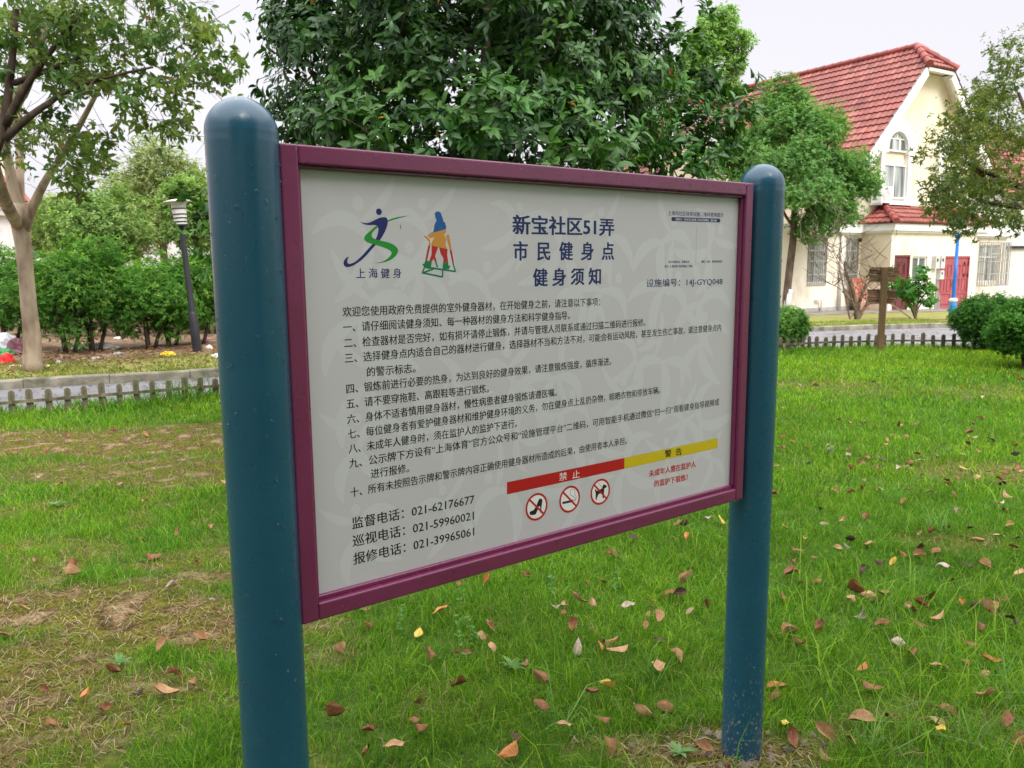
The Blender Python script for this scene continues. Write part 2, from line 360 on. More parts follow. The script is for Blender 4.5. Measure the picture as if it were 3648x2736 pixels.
# tall wild grass along the fence on the left, dry straw on the bare places, thin grass of the far verge
mb = MB(); n = 1500; x = -7 + 5.6 * r.random(n); g = fbm(x, x * 0, 1.6); k = r.random(n) < np.clip((g - 0.42) * 5, 0.05, 1) ; x = x[k]; n = len(x)
y = fence_y(x) + r.normal(0, 0.13, n)
v, q, t, c = blades(np.stack([x, y, ground_h(x, y)], 1), 0.14 + 0.28 * r.random(n) ** 1.6, 0.003 + 0.003 * r.random(n), 0.2 + 0.6 * r.random(n), pick([(0.07, 0.20, 0.02), (0.10, 0.26, 0.03), (0.15, 0.28, 0.05)], n, r), 21)
mb.V.append(v); mb.F += [q + mb.n, t + mb.n]; mb.C.append(c); mb.n += len(v)
tag(mb.build('wild_grass', m_grass), 'tall wild grass growing through the low fence by the road', 'grass', kind='stuff')
mb = MB(); n = 150000; y = 1.8 + 8.5 * r.random(n) ** 1.4; x = -0.75 * y - 0.6 + r.random(n) * (1.5 * y + 1.2); k = r.random(n) < bare(x, y) ** 1.5 * np.where(y < 5, 1, 0.5); x, y = x[k], y[k]; n = len(x)
v, q, t, c = blades(np.stack([x, y, ground_h(x, y) + 0.003], 1), 0.010 + 0.030 * r.random(n) ** 2, 0.0013 + 0.0013 * r.random(n), 1.4 + 2.6 * r.random(n), pick(STRAW + [(0.42, 0.36, 0.24), (0.16, 0.10, 0.05)], n, r, 0.3), 31)
mb.V.append(v); mb.F += [q + mb.n, t + mb.n]; mb.C.append(c); mb.n += len(v)
tag(mb.build('dry_grass', m_grass), 'dry straw lying on the bare mossy patches of the lawn', 'grass', kind='stuff')
mb = MB(); n = 46000; x = -14 + 32 * r.random(n); y = kerb_y(x) + 0.16 + 2.4 * r.random(n) ** 1.7; k = r.random(n) < np.clip(fbm(x, y, 1.6) * 2.6 - 0.55, 0.1, 1); x, y = x[k], y[k]; n = len(x)
v, q, t, c = blades(np.stack([x, y, ground_h(x, y)], 1), 0.03 + 0.05 * r.random(n), 0.004 + 0.004 * r.random(n), 0.4 + 0.8 * r.random(n), pick([(0.15, 0.22, 0.03), (0.21, 0.25, 0.05), (0.26, 0.25, 0.08), (0.10, 0.18, 0.025)], n, r), 41)
mb.V.append(v); mb.F += [q + mb.n, t + mb.n]; mb.C.append(c); mb.n += len(v)
tag(mb.build('verge_grass', m_grass), 'thin yellowish grass on the verge beyond the road kerb', 'grass', kind='stuff')

# ------------------------------------------------------------------ the notice board
HD = ray(5660, 909); HD[2] = 0; HD /= np.linalg.norm(HD)               # the board recedes along this direction
NF = np.array([HD[1], -HD[0], 0])                                       # its face looks this way
SRZ = math.atan2(HD[1], HD[0])
AX_R = gnd(2640, 2679); AX_R[2] = 0
PR = 0.0605                                                              # pole radius
_p = on_plane(870, 640, AX_R, NF); AX_L = np.array([_p[0], _p[1], 0])
SO = (AX_L + AX_R) / 2; HALF = np.linalg.norm(AX_R - AX_L) / 2
YF, YP = -0.030, -0.009                                                  # frame front, panel front (local y points away from the reader)
def sxz(u, v, yl=YP):
    p = on_plane(u, v, SO - NF * yl, NF); d = p - SO
    return float(d.dot(HD)), float(p[2])
sign = thing('notice_board', 'white fitness notice board in a maroon frame between two teal posts', 'notice board', SO, SRZ)
print('sign half', HALF, 'axes', AX_L, AX_R)
q = [sxz(994, 507, YF), sxz(2687, 653, YF), sxz(2647, 1777, YF), sxz(1078, 2229, YF)]
iq = [sxz(1067, 585, YF), sxz(2658, 696, YF), sxz(2625, 1742, YF), sxz(1134, 2150, YF)]
print('frame outer', q); print('inner', iq)
XL, XR = (q[0][0] + q[3][0]) / 2, (q[1][0] + q[2][0]) / 2; ZT, ZB = (q[0][1] + q[1][1]) / 2, (q[2][1] + q[3][1]) / 2
IXL, IXR = (iq[0][0] + iq[3][0]) / 2, (iq[1][0] + iq[2][0]) / 2; IZT, IZB = (iq[0][1] + iq[1][1]) / 2, (iq[2][1] + iq[3][1]) / 2

def paint_mat(name, c, c2, rough, dirt=False):
    m = bpy.data.materials.new(name); m.use_nodes = True; nt = m.node_tree; b = nt.nodes['Principled BSDF']
    b.inputs['Specular IOR Level'].default_value = 0.5; b.inputs['Coat Weight'].default_value = 0.15; b.inputs['Coat Roughness'].default_value = 0.15
    tc = nn(nt, 'ShaderNodeTexCoord')
    no = nn(nt, 'ShaderNodeTexNoise'); no.inputs['Scale'].default_value = 7; no.inputs['Detail'].default_value = 7; nt.links.new(tc.outputs['Object'], no.inputs['Vector'])
    r = nn(nt, 'ShaderNodeValToRGB'); r.color_ramp.elements[0].position = 0.35; r.color_ramp.elements[0].color = (*c, 1); r.color_ramp.elements[1].position = 0.7; r.color_ramp.elements[1].color = (*c2, 1)
    nt.links.new(no.outputs[0], r.inputs[0]); col = r.outputs[0]
    if dirt:                                                           # mud splashes and scratches low on the posts, a chipped spot on the cap
        s = nn(nt, 'ShaderNodeSeparateXYZ'); nt.links.new(tc.outputs['Object'], s.inputs[0])
        mr = nn(nt, 'ShaderNodeMapRange'); mr.inputs[1].default_value = 0.5; mr.inputs[2].default_value = 0.0; mr.inputs[3].default_value = 0.0; mr.inputs[4].default_value = 0.16; nt.links.new(s.outputs[2], mr.inputs[0])
        mp = nn(nt, 'ShaderNodeMapping'); mp.inputs['Scale'].default_value = (1, 1, 0.45); nt.links.new(tc.outputs['Object'], mp.inputs[0])
        n2 = nn(nt, 'ShaderNodeTexNoise'); n2.inputs['Scale'].default_value = 190; n2.inputs['Detail'].default_value = 3; nt.links.new(mp.outputs[0], n2.inputs['Vector'])
        mt = nn(nt, 'ShaderNodeMapRange'); mt.inputs[1].default_value = 1.755; mt.inputs[2].default_value = 1.785; mt.inputs[3].default_value = 0.0; mt.inputs[4].default_value = 0.17; nt.links.new(s.outputs[2], mt.inputs[0])
        mm = nn(nt, 'ShaderNodeMath', operation='MAXIMUM'); nt.links.new(mr.outputs[0], mm.inputs[0]); nt.links.new(mt.outputs[0], mm.inputs[1]); mr = mm
        ad_ = nn(nt, 'ShaderNodeMath', operation='ADD'); nt.links.new(n2.outputs[0], ad_.inputs[0]); nt.links.new(mr.outputs[0], ad_.inputs[1])
        g = nn(nt, 'ShaderNodeMapRange'); g.inputs[1].default_value = 0.70; g.inputs[2].default_value = 0.80; g.inputs[4].default_value = 0.7; nt.links.new(ad_.outputs[0], g.inputs[0])
        mx = nn(nt, 'ShaderNodeMix', data_type='RGBA'); nt.links.new(g.outputs[0], mx.inputs['Factor']); nt.links.new(col, mx.inputs['A']); mx.inputs['B'].default_value = (0.30, 0.26, 0.20, 1); col = mx.outputs['Result']
    nt.links.new(col, b.inputs['Base Color'])
    n3 = nn(nt, 'ShaderNodeTexNoise'); n3.inputs['Scale'].default_value = 22; n3.inputs['Detail'].default_value = 5; nt.links.new(tc.outputs['Object'], n3.inputs['Vector'])
    rr = nn(nt, 'ShaderNodeMapRange'); rr.inputs[3].default_value = rough - 0.07; rr.inputs[4].default_value = rough + 0.10; nt.links.new(n3.outputs[0], rr.inputs[0]); nt.links.new(rr.outputs[0], b.inputs['Roughness'])
    bp = nn(nt, 'ShaderNodeBump'); bp.inputs['Strength'].default_value = 0.05; bp.inputs['Distance'].default_value = 0.004; nt.links.new(n3.outputs[0], bp.inputs['Height']); nt.links.new(bp.outputs[0], b.inputs['Normal'])
    return m
m_pole = paint_mat('teal_paint', (0.010, 0.068, 0.118), (0.012, 0.078, 0.130), 0.27, True)
m_frame = paint_mat('maroon_paint', (0.155, 0.020, 0.070), (0.178, 0.024, 0.080), 0.28)
m_panel = mat('panel_white', (0.502, 0.488, 0.495), (0.516, 0.502, 0.509), 3, 0.38, 0.4, 4)
m_mark = mat('panel_pattern', (0.55, 0.54, 0.55), None, rough=0.38)
def flat(name, c, rough=0.45): return mat(name, c, None, rough=rough, spec=0.3)
m_ink = flat('black_ink', (0.012, 0.011, 0.011)); m_navy = flat('navy_ink', (0.010, 0.022, 0.105)); m_blue = flat('logo_blue', (0.018, 0.02, 0.125)); m_green = flat('logo_green', (0.018, 0.25, 0.03))
m_red = flat('red_ink', (0.42, 0.010, 0.010)); m_yel = flat('yellow_ink', (0.55, 0.42, 0.008)); m_white = flat('white_ink', (0.75, 0.72, 0.70))
m_b2 = flat('figure_blue', (0.012, 0.10, 0.29)); m_or = flat('figure_orange', (0.55, 0.25, 0.04)); m_g2 = flat('figure_green', (0.008, 0.17, 0.06)); m_r2 = flat('figure_red', (0.42, 0.018, 0.018))

for nm, ax, vs, us in (('l', AX_L, 478, 866), ('r', AX_R, 664, 2722)):
    d = np.linalg.norm(ax[:2]); zs = float(at(us, vs, ax[1])[2]) - 0.005
    prof = [(PR, -0.06), (PR, zs - 0.012), (PR + 0.0006, zs - 0.007), (PR - 0.0006, zs - 0.001), (PR + 0.0004, zs + 0.004)] + [(PR * math.cos(a), zs + 0.006 + PR * 0.98 * math.sin(a)) for a in np.linspace(0.03, math.pi / 2 - 0.02, 14)] + [(0.0, zs + 0.006 + PR * 0.98)]
    lx = (ax - SO).dot(HD)
    p = MB().lathe(prof, 56, (lx, 0, 0)).build('post', m_pole, sign, smooth=True)
    print('pole', nm, 'seam z', zs)
    POLE_TOP = zs
def bevel(o, wdt=0.003, seg=2):
    mo = o.modifiers.new('bevel', 'BEVEL'); mo.width = wdt; mo.segments = seg; mo.limit_method = 'ANGLE'; return o
mb = MB()
mb.box((XL, YF, ZB), (IXL, 0.03, ZT)).box((IXR, YF, ZB), (XR, 0.03, ZT)).box((IXL, YF + 0.0004, IZT), (IXR, 0.03, ZT)).box((IXL, YF + 0.0004, ZB), (IXR, 0.03, IZB))
fr = bevel(mb.build('frame', m_frame, sign), 0.004, 3)
lp = 0.006; g0 = -0.021
bevel(MB().box((IXL, g0, IZB + lp + 0.003), (IXL + lp, 0.012, IZT - lp)).box((IXR - lp, g0, IZB + lp + 0.003), (IXR, 0.012, IZT - lp)).box((IXL, g0, IZT - lp), (IXR, 0.012, IZT)).box((IXL, g0 + 0.004, IZB), (IXR, 0.012, IZB + lp + 0.003)).build('inner_trim', m_frame, sign), 0.0015, 1)
panel = MB().box((IXL + 0.001, YP, IZB + 0.001), (IXR - 0.001, 0.02, IZT - 0.001)).build('panel', m_panel, sign)

# ---- print on the panel: thin layers, each a fraction of a millimetre proud of the one below
class Lay:
    y = YP - 0.00003
    top = YP - 0.0004
def nxt():
    Lay.y -= 0.000006; Lay.top = min(Lay.top, Lay.y); return Lay.y
def layer(k): Lay.y = YP - 0.00003 - k * 0.00003
def tess(pts, y):
    from mathutils.geometry import tessellate_polygon
    tri = tessellate_polygon([[Vector((p[0], p[1], 0)) for p in pts]])
    out = []
    for t in tri:
        a, b, c = (pts[i] for i in t)
        out.append(t if (b[0] - a[0]) * (c[1] - a[1]) - (b[1] - a[1]) * (c[0] - a[0]) > 0 else t[::-1])
    return [(p[0], y, p[1]) for p in pts], out
CA, CB, CC, CD, CE, CF, CL = (1150, 680, .4973), (2200, 700, .22904), (1150, 1020, .36166), (1850, 1040, .36166), (1150, 1450, .36166), (1750, 1480, .40687), (1200, 720, .217)
def P2(c, x, y): return sxz(c[0] + x * c[2], c[1] + y * c[2])
def smooth_loop(pts, n=3):
    p = np.asarray(pts, float)
    o = []
    for i in range(len(p)):
        a, b, c, d = p[i - 1], p[i], p[(i + 1) % len(p)], p[(i + 2) % len(p)]
        for t in np.arange(n) / n:
            o.append(0.5 * (2 * b + (c - a) * t + (2 * a - 5 * b + 4 * c - d) * t * t + (3 * b - a - 3 * c + d) * t ** 3))
    return o
def poly(mb, pts): v, f = tess(pts, nxt()); mb.add(v, f); return mb
def disc(mb, c, r0, r1=0.0, n=40, sx=1.0):
    a = np.linspace(0, 2 * np.pi, n, endpoint=False); y = nxt()
    o = np.stack([c[0] + sx * r0 * np.cos(a), np.full(n, y), c[1] + r0 * np.sin(a)], 1); i = np.stack([c[0] + sx * r1 * np.cos(a), np.full(n, y), c[1] + r1 * np.sin(a)], 1)
    return mb.add(np.concatenate([o, i]), [(j, (j + 1) % n, n + (j + 1) % n, n + j) for j in range(n)])
def stroke(mb, pts, wd):
    p = np.asarray(pts, float); t = np.gradient(p, axis=0); t /= np.linalg.norm(t, axis=1)[:, None] + 1e-9; nr = np.stack([-t[:, 1], t[:, 0]], 1)
    wd = np.full(len(p), wd, float) if np.isscalar(wd) else np.asarray(wd); y = nxt()
    a, b = p + nr * wd[:, None] / 2, p - nr * wd[:, None] / 2
    v = [(q[0], y, q[1]) for q in a] + [(q[0], y, q[1]) for q in b]; n = len(p)
    return mb.add(v, [(i, n + i, n + i + 1, i + 1) for i in range(n - 1)])

# pale dancing figures printed all over the panel, under everything else
mb = MB(); rr = random.Random(3)
def figure(cx, cz, s, a, fl, lev):
    layer(lev)
    def T(x, y): x *= fl; return (cx + s * (x * math.cos(a) - y * math.sin(a)), cz + s * (x * math.sin(a) + y * math.cos(a)))
    def limb(p0, p1, p2, wd):
        b = bez(p0, p1, p2, 12); t = np.linspace(0, 1, 12); stroke(mb, [T(*p) for p in b], s * 1.35 * wd * np.sin(np.pi * np.clip(t * 0.93 + 0.035, 0, 1)) ** 0.8 + 1e-5)
    disc(mb, T(0.05, 0.62), s * 0.13, n=16, sx=0.85)
    limb((-0.9, 0.25), (-0.2, 0.75), (0.15, -0.1), 0.2); limb((0.02, 0.3), (0.5, 0.45), (0.85, 0.95), 0.14)
    limb((0.12, 0.1), (0.1, -0.6), (-0.75, -0.95), 0.22); limb((0.1, 0.0), (0.75, -0.35), (0.6, -1.05), 0.2)
for i in range(7):
    for j in range(5):
        cx = IXL + (i + 0.5 + rr.uniform(-.3, .3)) * (IXR - IXL) / 7; cz = IZB + (j + 0.5 + rr.uniform(-.3, .3)) * (IZT - IZB) / 5
        s = rr.uniform(0.07, 0.12)
        cx = min(max(cx, IXL + s + 0.02), IXR - s - 0.02); cz = min(max(cz, IZB + s + 0.02), IZT - s - 0.02)
        figure(cx, cz, s, rr.uniform(-1.0, 1.0), rr.choice((-1, 1)), i % 2 * 2 + j % 2)
mb.build('faint_pattern', m_mark, panel)

FONTCACHE = {}
def glyphs(body):
    cu = bpy.data.curves.new('lettering', 'FONT'); cu.body = body; cu.size = 1; cu.resolution_u = 2; cu.dimensions = '2D'; cu.fill_mode = 'FRONT'
    o = bpy.data.objects.new('lettering', cu); COL.objects.link(o)
    dg = bpy.context.evaluated_depsgraph_get(); me = bpy.data.meshes.new_from_object(o.evaluated_get(dg))
    v = np.empty(len(me.vertices) * 3); me.vertices.foreach_get('co', v); v = v.reshape(-1, 3)
    f = [tuple(p.vertices) for p in me.polygons]
    bpy.data.objects.remove(o); bpy.data.curves.remove(cu); bpy.data.meshes.remove(me)
    return v, f
REG = [(0, 0), (0.015, 0.006), (-0.015, -0.006)]
BOLD = [(0, 0), (0.03, 0.012), (-0.03, -0.012), (0.028, -0.014), (-0.028, 0.014)]
THIN = [(0, 0)]
BLK = [(0, 0), (0.03, 0.012), (-0.03, -0.012)]
def text(mb, body, c0, x0, y0, c1, x1, y1, em, wt=REG):
    """ink runs from (x0, y0) to (x1, y1); y is the middle of the first and last character"""
    v, f = glyphs(body); a, b = P2(c0, x0, y0), P2(c1, x1, y1)
    lo, hi = v[:, 0].min(), v[:, 0].max(); t = (v[:, 0] - lo) / (hi - lo); zm = 0.37
    layer(6.6 if wt is THIN or wt is BLK else 5)
    for dx, dy in wt:
        y = nxt(); sx = (b[0] - a[0]) / (hi - lo)
        V = np.stack([a[0] + t * (b[0] - a[0]) + dx * sx, np.full(len(v), y), a[1] + t * (b[1] - a[1]) + (v[:, 1] - zm + dy) * em], 1)
        byn = {}
        for q in f: byn.setdefault(len(q), []).append(q)
        n0 = mb.n; mb.V.append(V); mb.n += len(V)
        for q in byn.values(): mb.F.append(np.array(q) + n0)
    return mb
mb = MB()
text(mb, '新宝社区51弄', CA, 1362, 243, CA, 2085, 262, 0.044, BOLD); mb.build('title_line', m_navy, panel); mb = MB()
text(mb, '市  民  健  身  点', CA, 1367, 432, CA, 2084, 433, 0.044, BOLD); mb.build('title_line', m_navy, panel); mb = MB()
text(mb, '健 身 须 知', CA, 1508, 622, CA, 1990, 612, 0.042, BOLD); mb.build('title_line', m_navy, panel); mb = MB()
text(mb, '设施编号：14J-GYQ048', CB, 447, 1352, CB, 1632, 1318, 0.0215, REG)
mb.build('facility_number', m_navy, panel)
B = 0.0207
mb = MB()
text(mb, '欢迎您使用政府免费提供的室外健身器材，在开始健身之前，请注意以下事项：', CC, 195, 253, CD, 795, 97, B)
text(mb, '一、请仔细阅读健身须知、每一种器材的健身方法和科学健身指导。', CC, 200, 405, CD, 497, 230, B)
text(mb, '二、检查器材是否完好，如有损坏请停止锻炼，并请与管理人员联系或通过扫描二维码进行报修。', CC, 210, 560, CD, 1240, 300, B)
text(mb, '三、选择健身点内适合自己的器材进行健身，选择器材不当和方法不对，可能会有运动风险，甚至发生伤亡事故，请注意健身点内', CC, 217, 710, CD, 1988, 350, B)
text(mb, '的警示标志。', CC, 435, 845, CC, 912, 805, B)
text(mb, '四、锻炼前进行必要的热身，为达到良好的健身效果，请注意锻炼强度，循序渐进。', CC, 232, 1012, CD, 905, 682, B)
text(mb, '五、请不要穿拖鞋、高跟鞋等进行锻炼。', CC, 233, 1160, CC, 1635, 1005, B)
text(mb, '六、身体不适者慎用健身器材，慢性病患者健身锻炼请遵医嘱。', CC, 240, 1312, CD, 368, 988, B)
text(mb, '七、每位健身者有爱护健身器材和维护健身环境的义务，勿在健身点上乱扔杂物，晾晒衣物和停放车辆。', CE, 247, 270, CD, 1385, 966, B)
text(mb, '八、未成年人健身时，须在监护人的监护下进行。', CE, 255, 415, CE, 1912, 160, B)
text(mb, '九、公示牌下方设有“上海体育”官方公众号和“设施管理平台”二维码，可用智能手机通过微信“扫一扫”观看健身指导视频或', CE, 260, 560, CD, 1968, 1083, B)
text(mb, '进行报修。', CE, 473, 660, CE, 850, 600, B)
text(mb, '十、所有未按照告示牌和警示牌内容正确使用健身器材所造成的后果，由使用者本人承担。', CE, 272, 845, CF, 1187, 220, B)
mb.build('notice_text', m_ink, panel)
mb = MB()
text(mb, '监督电话：021-62176677', CE, 287, 1150, CE, 1492, 905, 0.026)
text(mb, '巡视电话：021-59960021', CE, 293, 1325, CE, 1487, 1065, 0.026)
text(mb, '报修电话：021-39965061', CE, 302, 1500, CE, 1490, 1222, 0.026)
mb.build('telephone_text', m_ink, panel)
# emblem
layer(5); mb = MB()
poly(mb, smooth_loop([P2(CL, *p) for p in [(380, 322), (440, 340), (500, 342), (560, 325), (640, 285), (700, 258), (770, 247), (810, 255), (830, 280), (836, 330), (826, 390), (800, 460), (760, 540), (710, 620), (640, 700), (560, 790), (480, 880), (400, 955), (320, 1010), (250, 1050), (180, 1067), (130, 1055), (110, 1010), (115, 970), (140, 930), (170, 905), (198, 900), (180, 930), (172, 965), (175, 995), (195, 1013), (230, 1010), (290, 985), (360, 930), (440, 850), (520, 760), (590, 680), (640, 600), (665, 540), (680, 470), (680, 430), (665, 400), (640, 380), (590, 375), (530, 378), (470, 370), (420, 350)]]))
disc(mb, P2(CL, 690, 158), 0.0062)
text(mb, '上 海 健 身', CA, 240, 592, CA, 562, 590, 0.0205, REG)
emb = mb.build('emblem', m_blue, panel)
layer(6.6); mb = MB()
poly(mb, smooth_loop([P2(CL, *p) for p in [(650, 390), (600, 425), (540, 480), (480, 530), (450, 580), (455, 620), (490, 655), (560, 680), (650, 705), (740, 735), (820, 765), (870, 795), (895, 825), (895, 850), (870, 890), (820, 935), (760, 970), (690, 990), (590, 1002), (690, 998), (790, 985), (880, 950), (950, 900), (995, 840), (1005, 790), (985, 745), (940, 705), (880, 675), (800, 650), (720, 632), (650, 615), (590, 585), (570, 555), (575, 520), (600, 480), (640, 440), (668, 420)]]))
poly(mb, [P2(CL, *p) for p in [(836, 300), (900, 270), (1000, 245), (1110, 228), (1205, 220), (1120, 238), (1010, 268), (920, 295), (838, 325)]])
mb.build('emblem_ribbon', m_green, panel)
# the walker figure, printed in four colours
layer(5)
def bars(mb, segs, wd):
    for p in segs: stroke(mb, [P2(CL, p[0], p[1]), P2(CL, p[2], p[3])], wd)
mb = MB(); poly(mb, [P2(CL, *p) for p in [(1605, 190), (1625, 160), (1660, 152), (1700, 165), (1715, 200), (1730, 240), (1745, 290), (1750, 320), (1775, 335), (1785, 370), (1797, 410), (1788, 443), (1700, 470), (1590, 498), (1500, 527), (1580, 490), (1592, 440), (1600, 380), (1620, 330), (1640, 300), (1615, 250)]]); mb.build('figure_upper_body', m_b2, panel)
mb = MB(); poly(mb, [P2(CL, *p) for p in [(1480, 540), (1590, 500), (1790, 443), (1788, 500), (1755, 535), (1795, 600), (1785, 700), (1815, 775), (1670, 740), (1560, 715), (1545, 690), (1600, 570), (1530, 600)]])
for q_ in ([(1425, 550), (1465, 560), (1530, 620), (1540, 712), (1505, 710), (1515, 650), (1450, 590)], [(1790, 540), (1842, 540), (1885, 785), (1850, 785), (1805, 600)]): poly(mb, [P2(CL, *p) for p in q_])
mb.build('figure_waist', m_or, panel)
mb = MB()
for q_ in ([(1500, 710), (1535, 712), (1480, 965), (1450, 960)], [(1555, 715), (1665, 738), (1620, 860), (1590, 930), (1560, 970), (1515, 970), (1555, 860)], [(1675, 740), (1818, 775), (1810, 860), (1828, 990), (1745, 990), (1748, 920), (1700, 840)], [(1610, 880), (1640, 970), (1600, 970), (1592, 930)], [(1850, 785), (1885, 790), (1922, 995), (1895, 1000)]): poly(mb, [P2(CL, *p) for p in q_])
mb.build('figure_legs', m_r2, panel)
mb = MB()
for q_ in ([(1400, 1025), (1440, 1000), (1450, 960), (1560, 970), (1545, 1060), (1520, 1100), (1450, 1080), (1420, 1050)], [(1745, 990), (1828, 990), (1830, 1040), (1862, 1045), (1840, 1100), (1740, 1105), (1735, 1050)]): poly(mb, [P2(CL, *p) for p in q_])
bars(mb, [(1450, 1065, 1950, 1140), (1440, 1060, 1405, 1160), (1395, 1160, 1735, 1228), (1738, 1100, 1735, 1228), (1420, 1160, 1600, 1090), (1905, 1000, 1945, 1140), (1620, 970, 1652, 1070)], 0.0034)
mb.build('figure_base', m_g2, panel)
# scan-code block (the codes themselves are left out)
mb = MB(); text(mb, '上海市社区体育设施二维码使用提示', CB, 785, 258, CB, 1645, 292, 0.0125, REG)
text(mb, '更多申城运动、赛事咨询', CB, 790, 1018, CB, 1115, 1016, 0.0068, REG); text(mb, '请扫“上海体育”政务微信二维码', CB, 728, 1087, CB, 1170, 1083, 0.0068, REG); text(mb, '报修、投诉、建议等请扫码', CB, 1305, 1013, CB, 1628, 1011, 0.0068, REG)
layer(5); a, b, c, d = P2(CB, 835, 350), P2(CB, 1598, 375), P2(CB, 835, 318), P2(CB, 835, 382); hh = (c[1] - d[1]) / 2
ang = np.linspace(math.pi / 2, 3 * math.pi / 2, 8); poly(mb, [(a[0] + hh + hh * math.cos(t), a[1] + hh * math.sin(t)) for t in ang] + [(b[0] - hh - hh * math.cos(t), b[1] - hh * math.sin(t)) for t in ang])
stroke(mb, [P2(CB, 1228, 475), P2(CB, 1215, 1080)], 0.0006)
mb.build('code_caption', m_navy, panel)
mb = MB(); text(mb, '温馨提示：扫码前请认真查看二维码是否被覆盖，谨防诈骗！', CB, 900, 352, CB, 1545, 376, 0.0068, THIN); mb.build('caption_small_text', m_white, panel)
# red and yellow banner
layer(5)
mb = MB(); poly(mb, [P2(CF, *p) for p in [(137, 692), (1165, 467), (1165, 372), (137, 585)]]); mb.build('red_banner', m_red, panel)
mb = MB(); poly(mb, [P2(CF, *p) for p in [(1165, 467), (1980, 285), (1982, 198), (1165, 372)]]); mb.build('yellow_banner', m_yel, panel)
mb = MB(); text(mb, '禁  止', CF, 595, 540, CF, 775, 510, 0.0215, THIN); mb.build('banner_white_text', m_white, panel)
mb = MB(); text(mb, '警  告', CF, 1520, 337, CF, 1668, 314, 0.021, BLK); mb.build('banner_black_text', m_ink, panel)
mb = MB(); text(mb, '未成年人需在监护人', CF, 1382, 512, CF, 1790, 424, 0.0195, BOLD); text(mb, '的监护下锻炼！', CF, 1427, 600, CF, 1718, 540, 0.0195, BOLD); mb.build('warning_text', m_red, panel)
# prohibition signs
for (px_, py_, rv, kind_) in ((397, 800, 120, 'shoe'), (687, 733, 117, 'smoke'), (955, 668, 113, 'dog')):
    c = P2(CF, px_, py_); R_ = abs(P2(CF, px_, py_ - rv)[1] - P2(CF, px_, py_ + rv)[1]) / 2
    layer(5); base = MB(); disc(base, c, R_ * 0.98); base = base.build('no_' + kind_ + '_sign', m_white, panel)
    mb = MB()
    if kind_ == 'shoe':
        poly(mb, [P2(CF, *p) for p in [(420, 730), (440, 728), (448, 745), (440, 800), (436, 855), (430, 855), (428, 800), (420, 792), (405, 830), (390, 865), (365, 873), (338, 870), (335, 850), (345, 838), (370, 830), (395, 790), (410, 750)]])
    elif kind_ == 'smoke':
        poly(mb, [P2(CF, *p) for p in [(622, 757), (718, 737), (718, 757), (624, 777)]])
        stroke(mb, [P2(CF, 726, 731), P2(CF, 726, 752)], 0.0012); stroke(mb, [P2(CF, 736, 729), P2(CF, 736, 750)], 0.0012)
        stroke(mb, smooth_loop([P2(CF, *p) for p in [(712, 648), (697, 655), (691, 680), (697, 700), (718, 708), (733, 722), (738, 732)]], 3)[:19], 0.0009); stroke(mb, smooth_loop([P2(CF, *p) for p in [(722, 648), (734, 665), (730, 690), (742, 705), (744, 730)]], 3)[:13], 0.0009)
    else:
        poly(mb, [P2(CF, *p) for p in [(905, 650), (915, 645), (922, 660), (940, 655), (972, 636), (975, 620), (985, 598), (990, 606), (1012, 615), (1008, 630), (990, 640), (988, 665), (985, 725), (975, 725), (972, 682), (940, 688), (926, 720), (922, 738), (912, 736), (915, 695), (912, 670)]])
        stroke(mb, [P2(CF, 935, 590), P2(CF, 975, 635)], 0.0009)
    mb.build(kind_ + '_picture', m_ink, panel)
    mb = MB(); disc(mb, c, R_, R_ * 0.84, 48); k_ = R_ * 0.64; stroke(mb, [(c[0] - k_, c[1] + k_), (c[0] + k_, c[1] - k_)], R_ * 0.15); mb.build('prohibition_ring', m_red, panel)
# a bit of screw or blade of grass stuck on the panel
mb = MB(); stroke(mb, [P2(CL, 1042, 372), P2(CL, 1047, 440)], 0.0014); mb.build('dark_speck', m_ink, panel)

# ---- rain drops on panel, frame and posts
m_drop = bpy.data.materials.new('water_drop'); m_drop.use_nodes = True; b = m_drop.node_tree.nodes['Principled BSDF']
b.inputs['Transmission Weight'].default_value = 1.0; b.inputs['Roughness'].default_value = 0.03; b.inputs['IOR'].default_value = 1.33; b.inputs['Base Color'].default_value = (0.95, 0.97, 1, 1)
_a = np.linspace(0, 2 * np.pi, 8, endpoint=False)
DV = np.array([(math.cos(a), 0.0, math.sin(a)) for a in _a] + [(0.7 * math.cos(a), -0.5, 0.7 * math.sin(a)) for a in _a] + [(0, -0.72, 0)])
DQ = np.array([(j, (j + 1) % 8, 8 + (j + 1) % 8, 8 + j) for j in range(8)]); DT = np.array([(8 + j, 8 + (j + 1) % 8, 16) for j in range(8)])
def drops(mb, P, R_, ang=None, stretch=1.2):
    n = len(P); v = DV[None] * np.stack([R_, R_, R_ * stretch], 1)[:, None, :]
    if ang is not None:
        c, s = np.cos(ang)[:, None], np.sin(ang)[:, None]; v = np.stack([v[..., 0] * c - v[..., 1] * s, v[..., 0] * s + v[..., 1] * c, v[..., 2]], -1)
    v = (v + P[:, None, :]).reshape(-1, 3); i = np.arange(n)[:, None, None] * 17
    mb.V.append(v); mb.F += [(DQ[None] + i).reshape(-1, 4) + mb.n, (DT[None] + i).reshape(-1, 3) + mb.n]; mb.n += len(v)
mb = MB(); r = np.random.default_rng(5)
n = 3800; x = IXL + 0.02 + (IXR - IXL - 0.04) * r.random(n); z = IZB + 0.02 + (IZT - IZB - 0.04) * r.random(n)
drops(mb, np.stack([x, np.full(n, Lay.top - 0.0001), z], 1), 0.0004 + 0.0007 * r.random(n) ** 3)
n = 230; x = XL + 0.005 + (XR - XL - 0.01) * r.random(n); z = np.where(r.random(n) < 0.75, IZT + 0.004 + (ZT - IZT - 0.008) * r.random(n), ZB + 0.004 + (IZB - ZB - 0.008) * r.random(n))
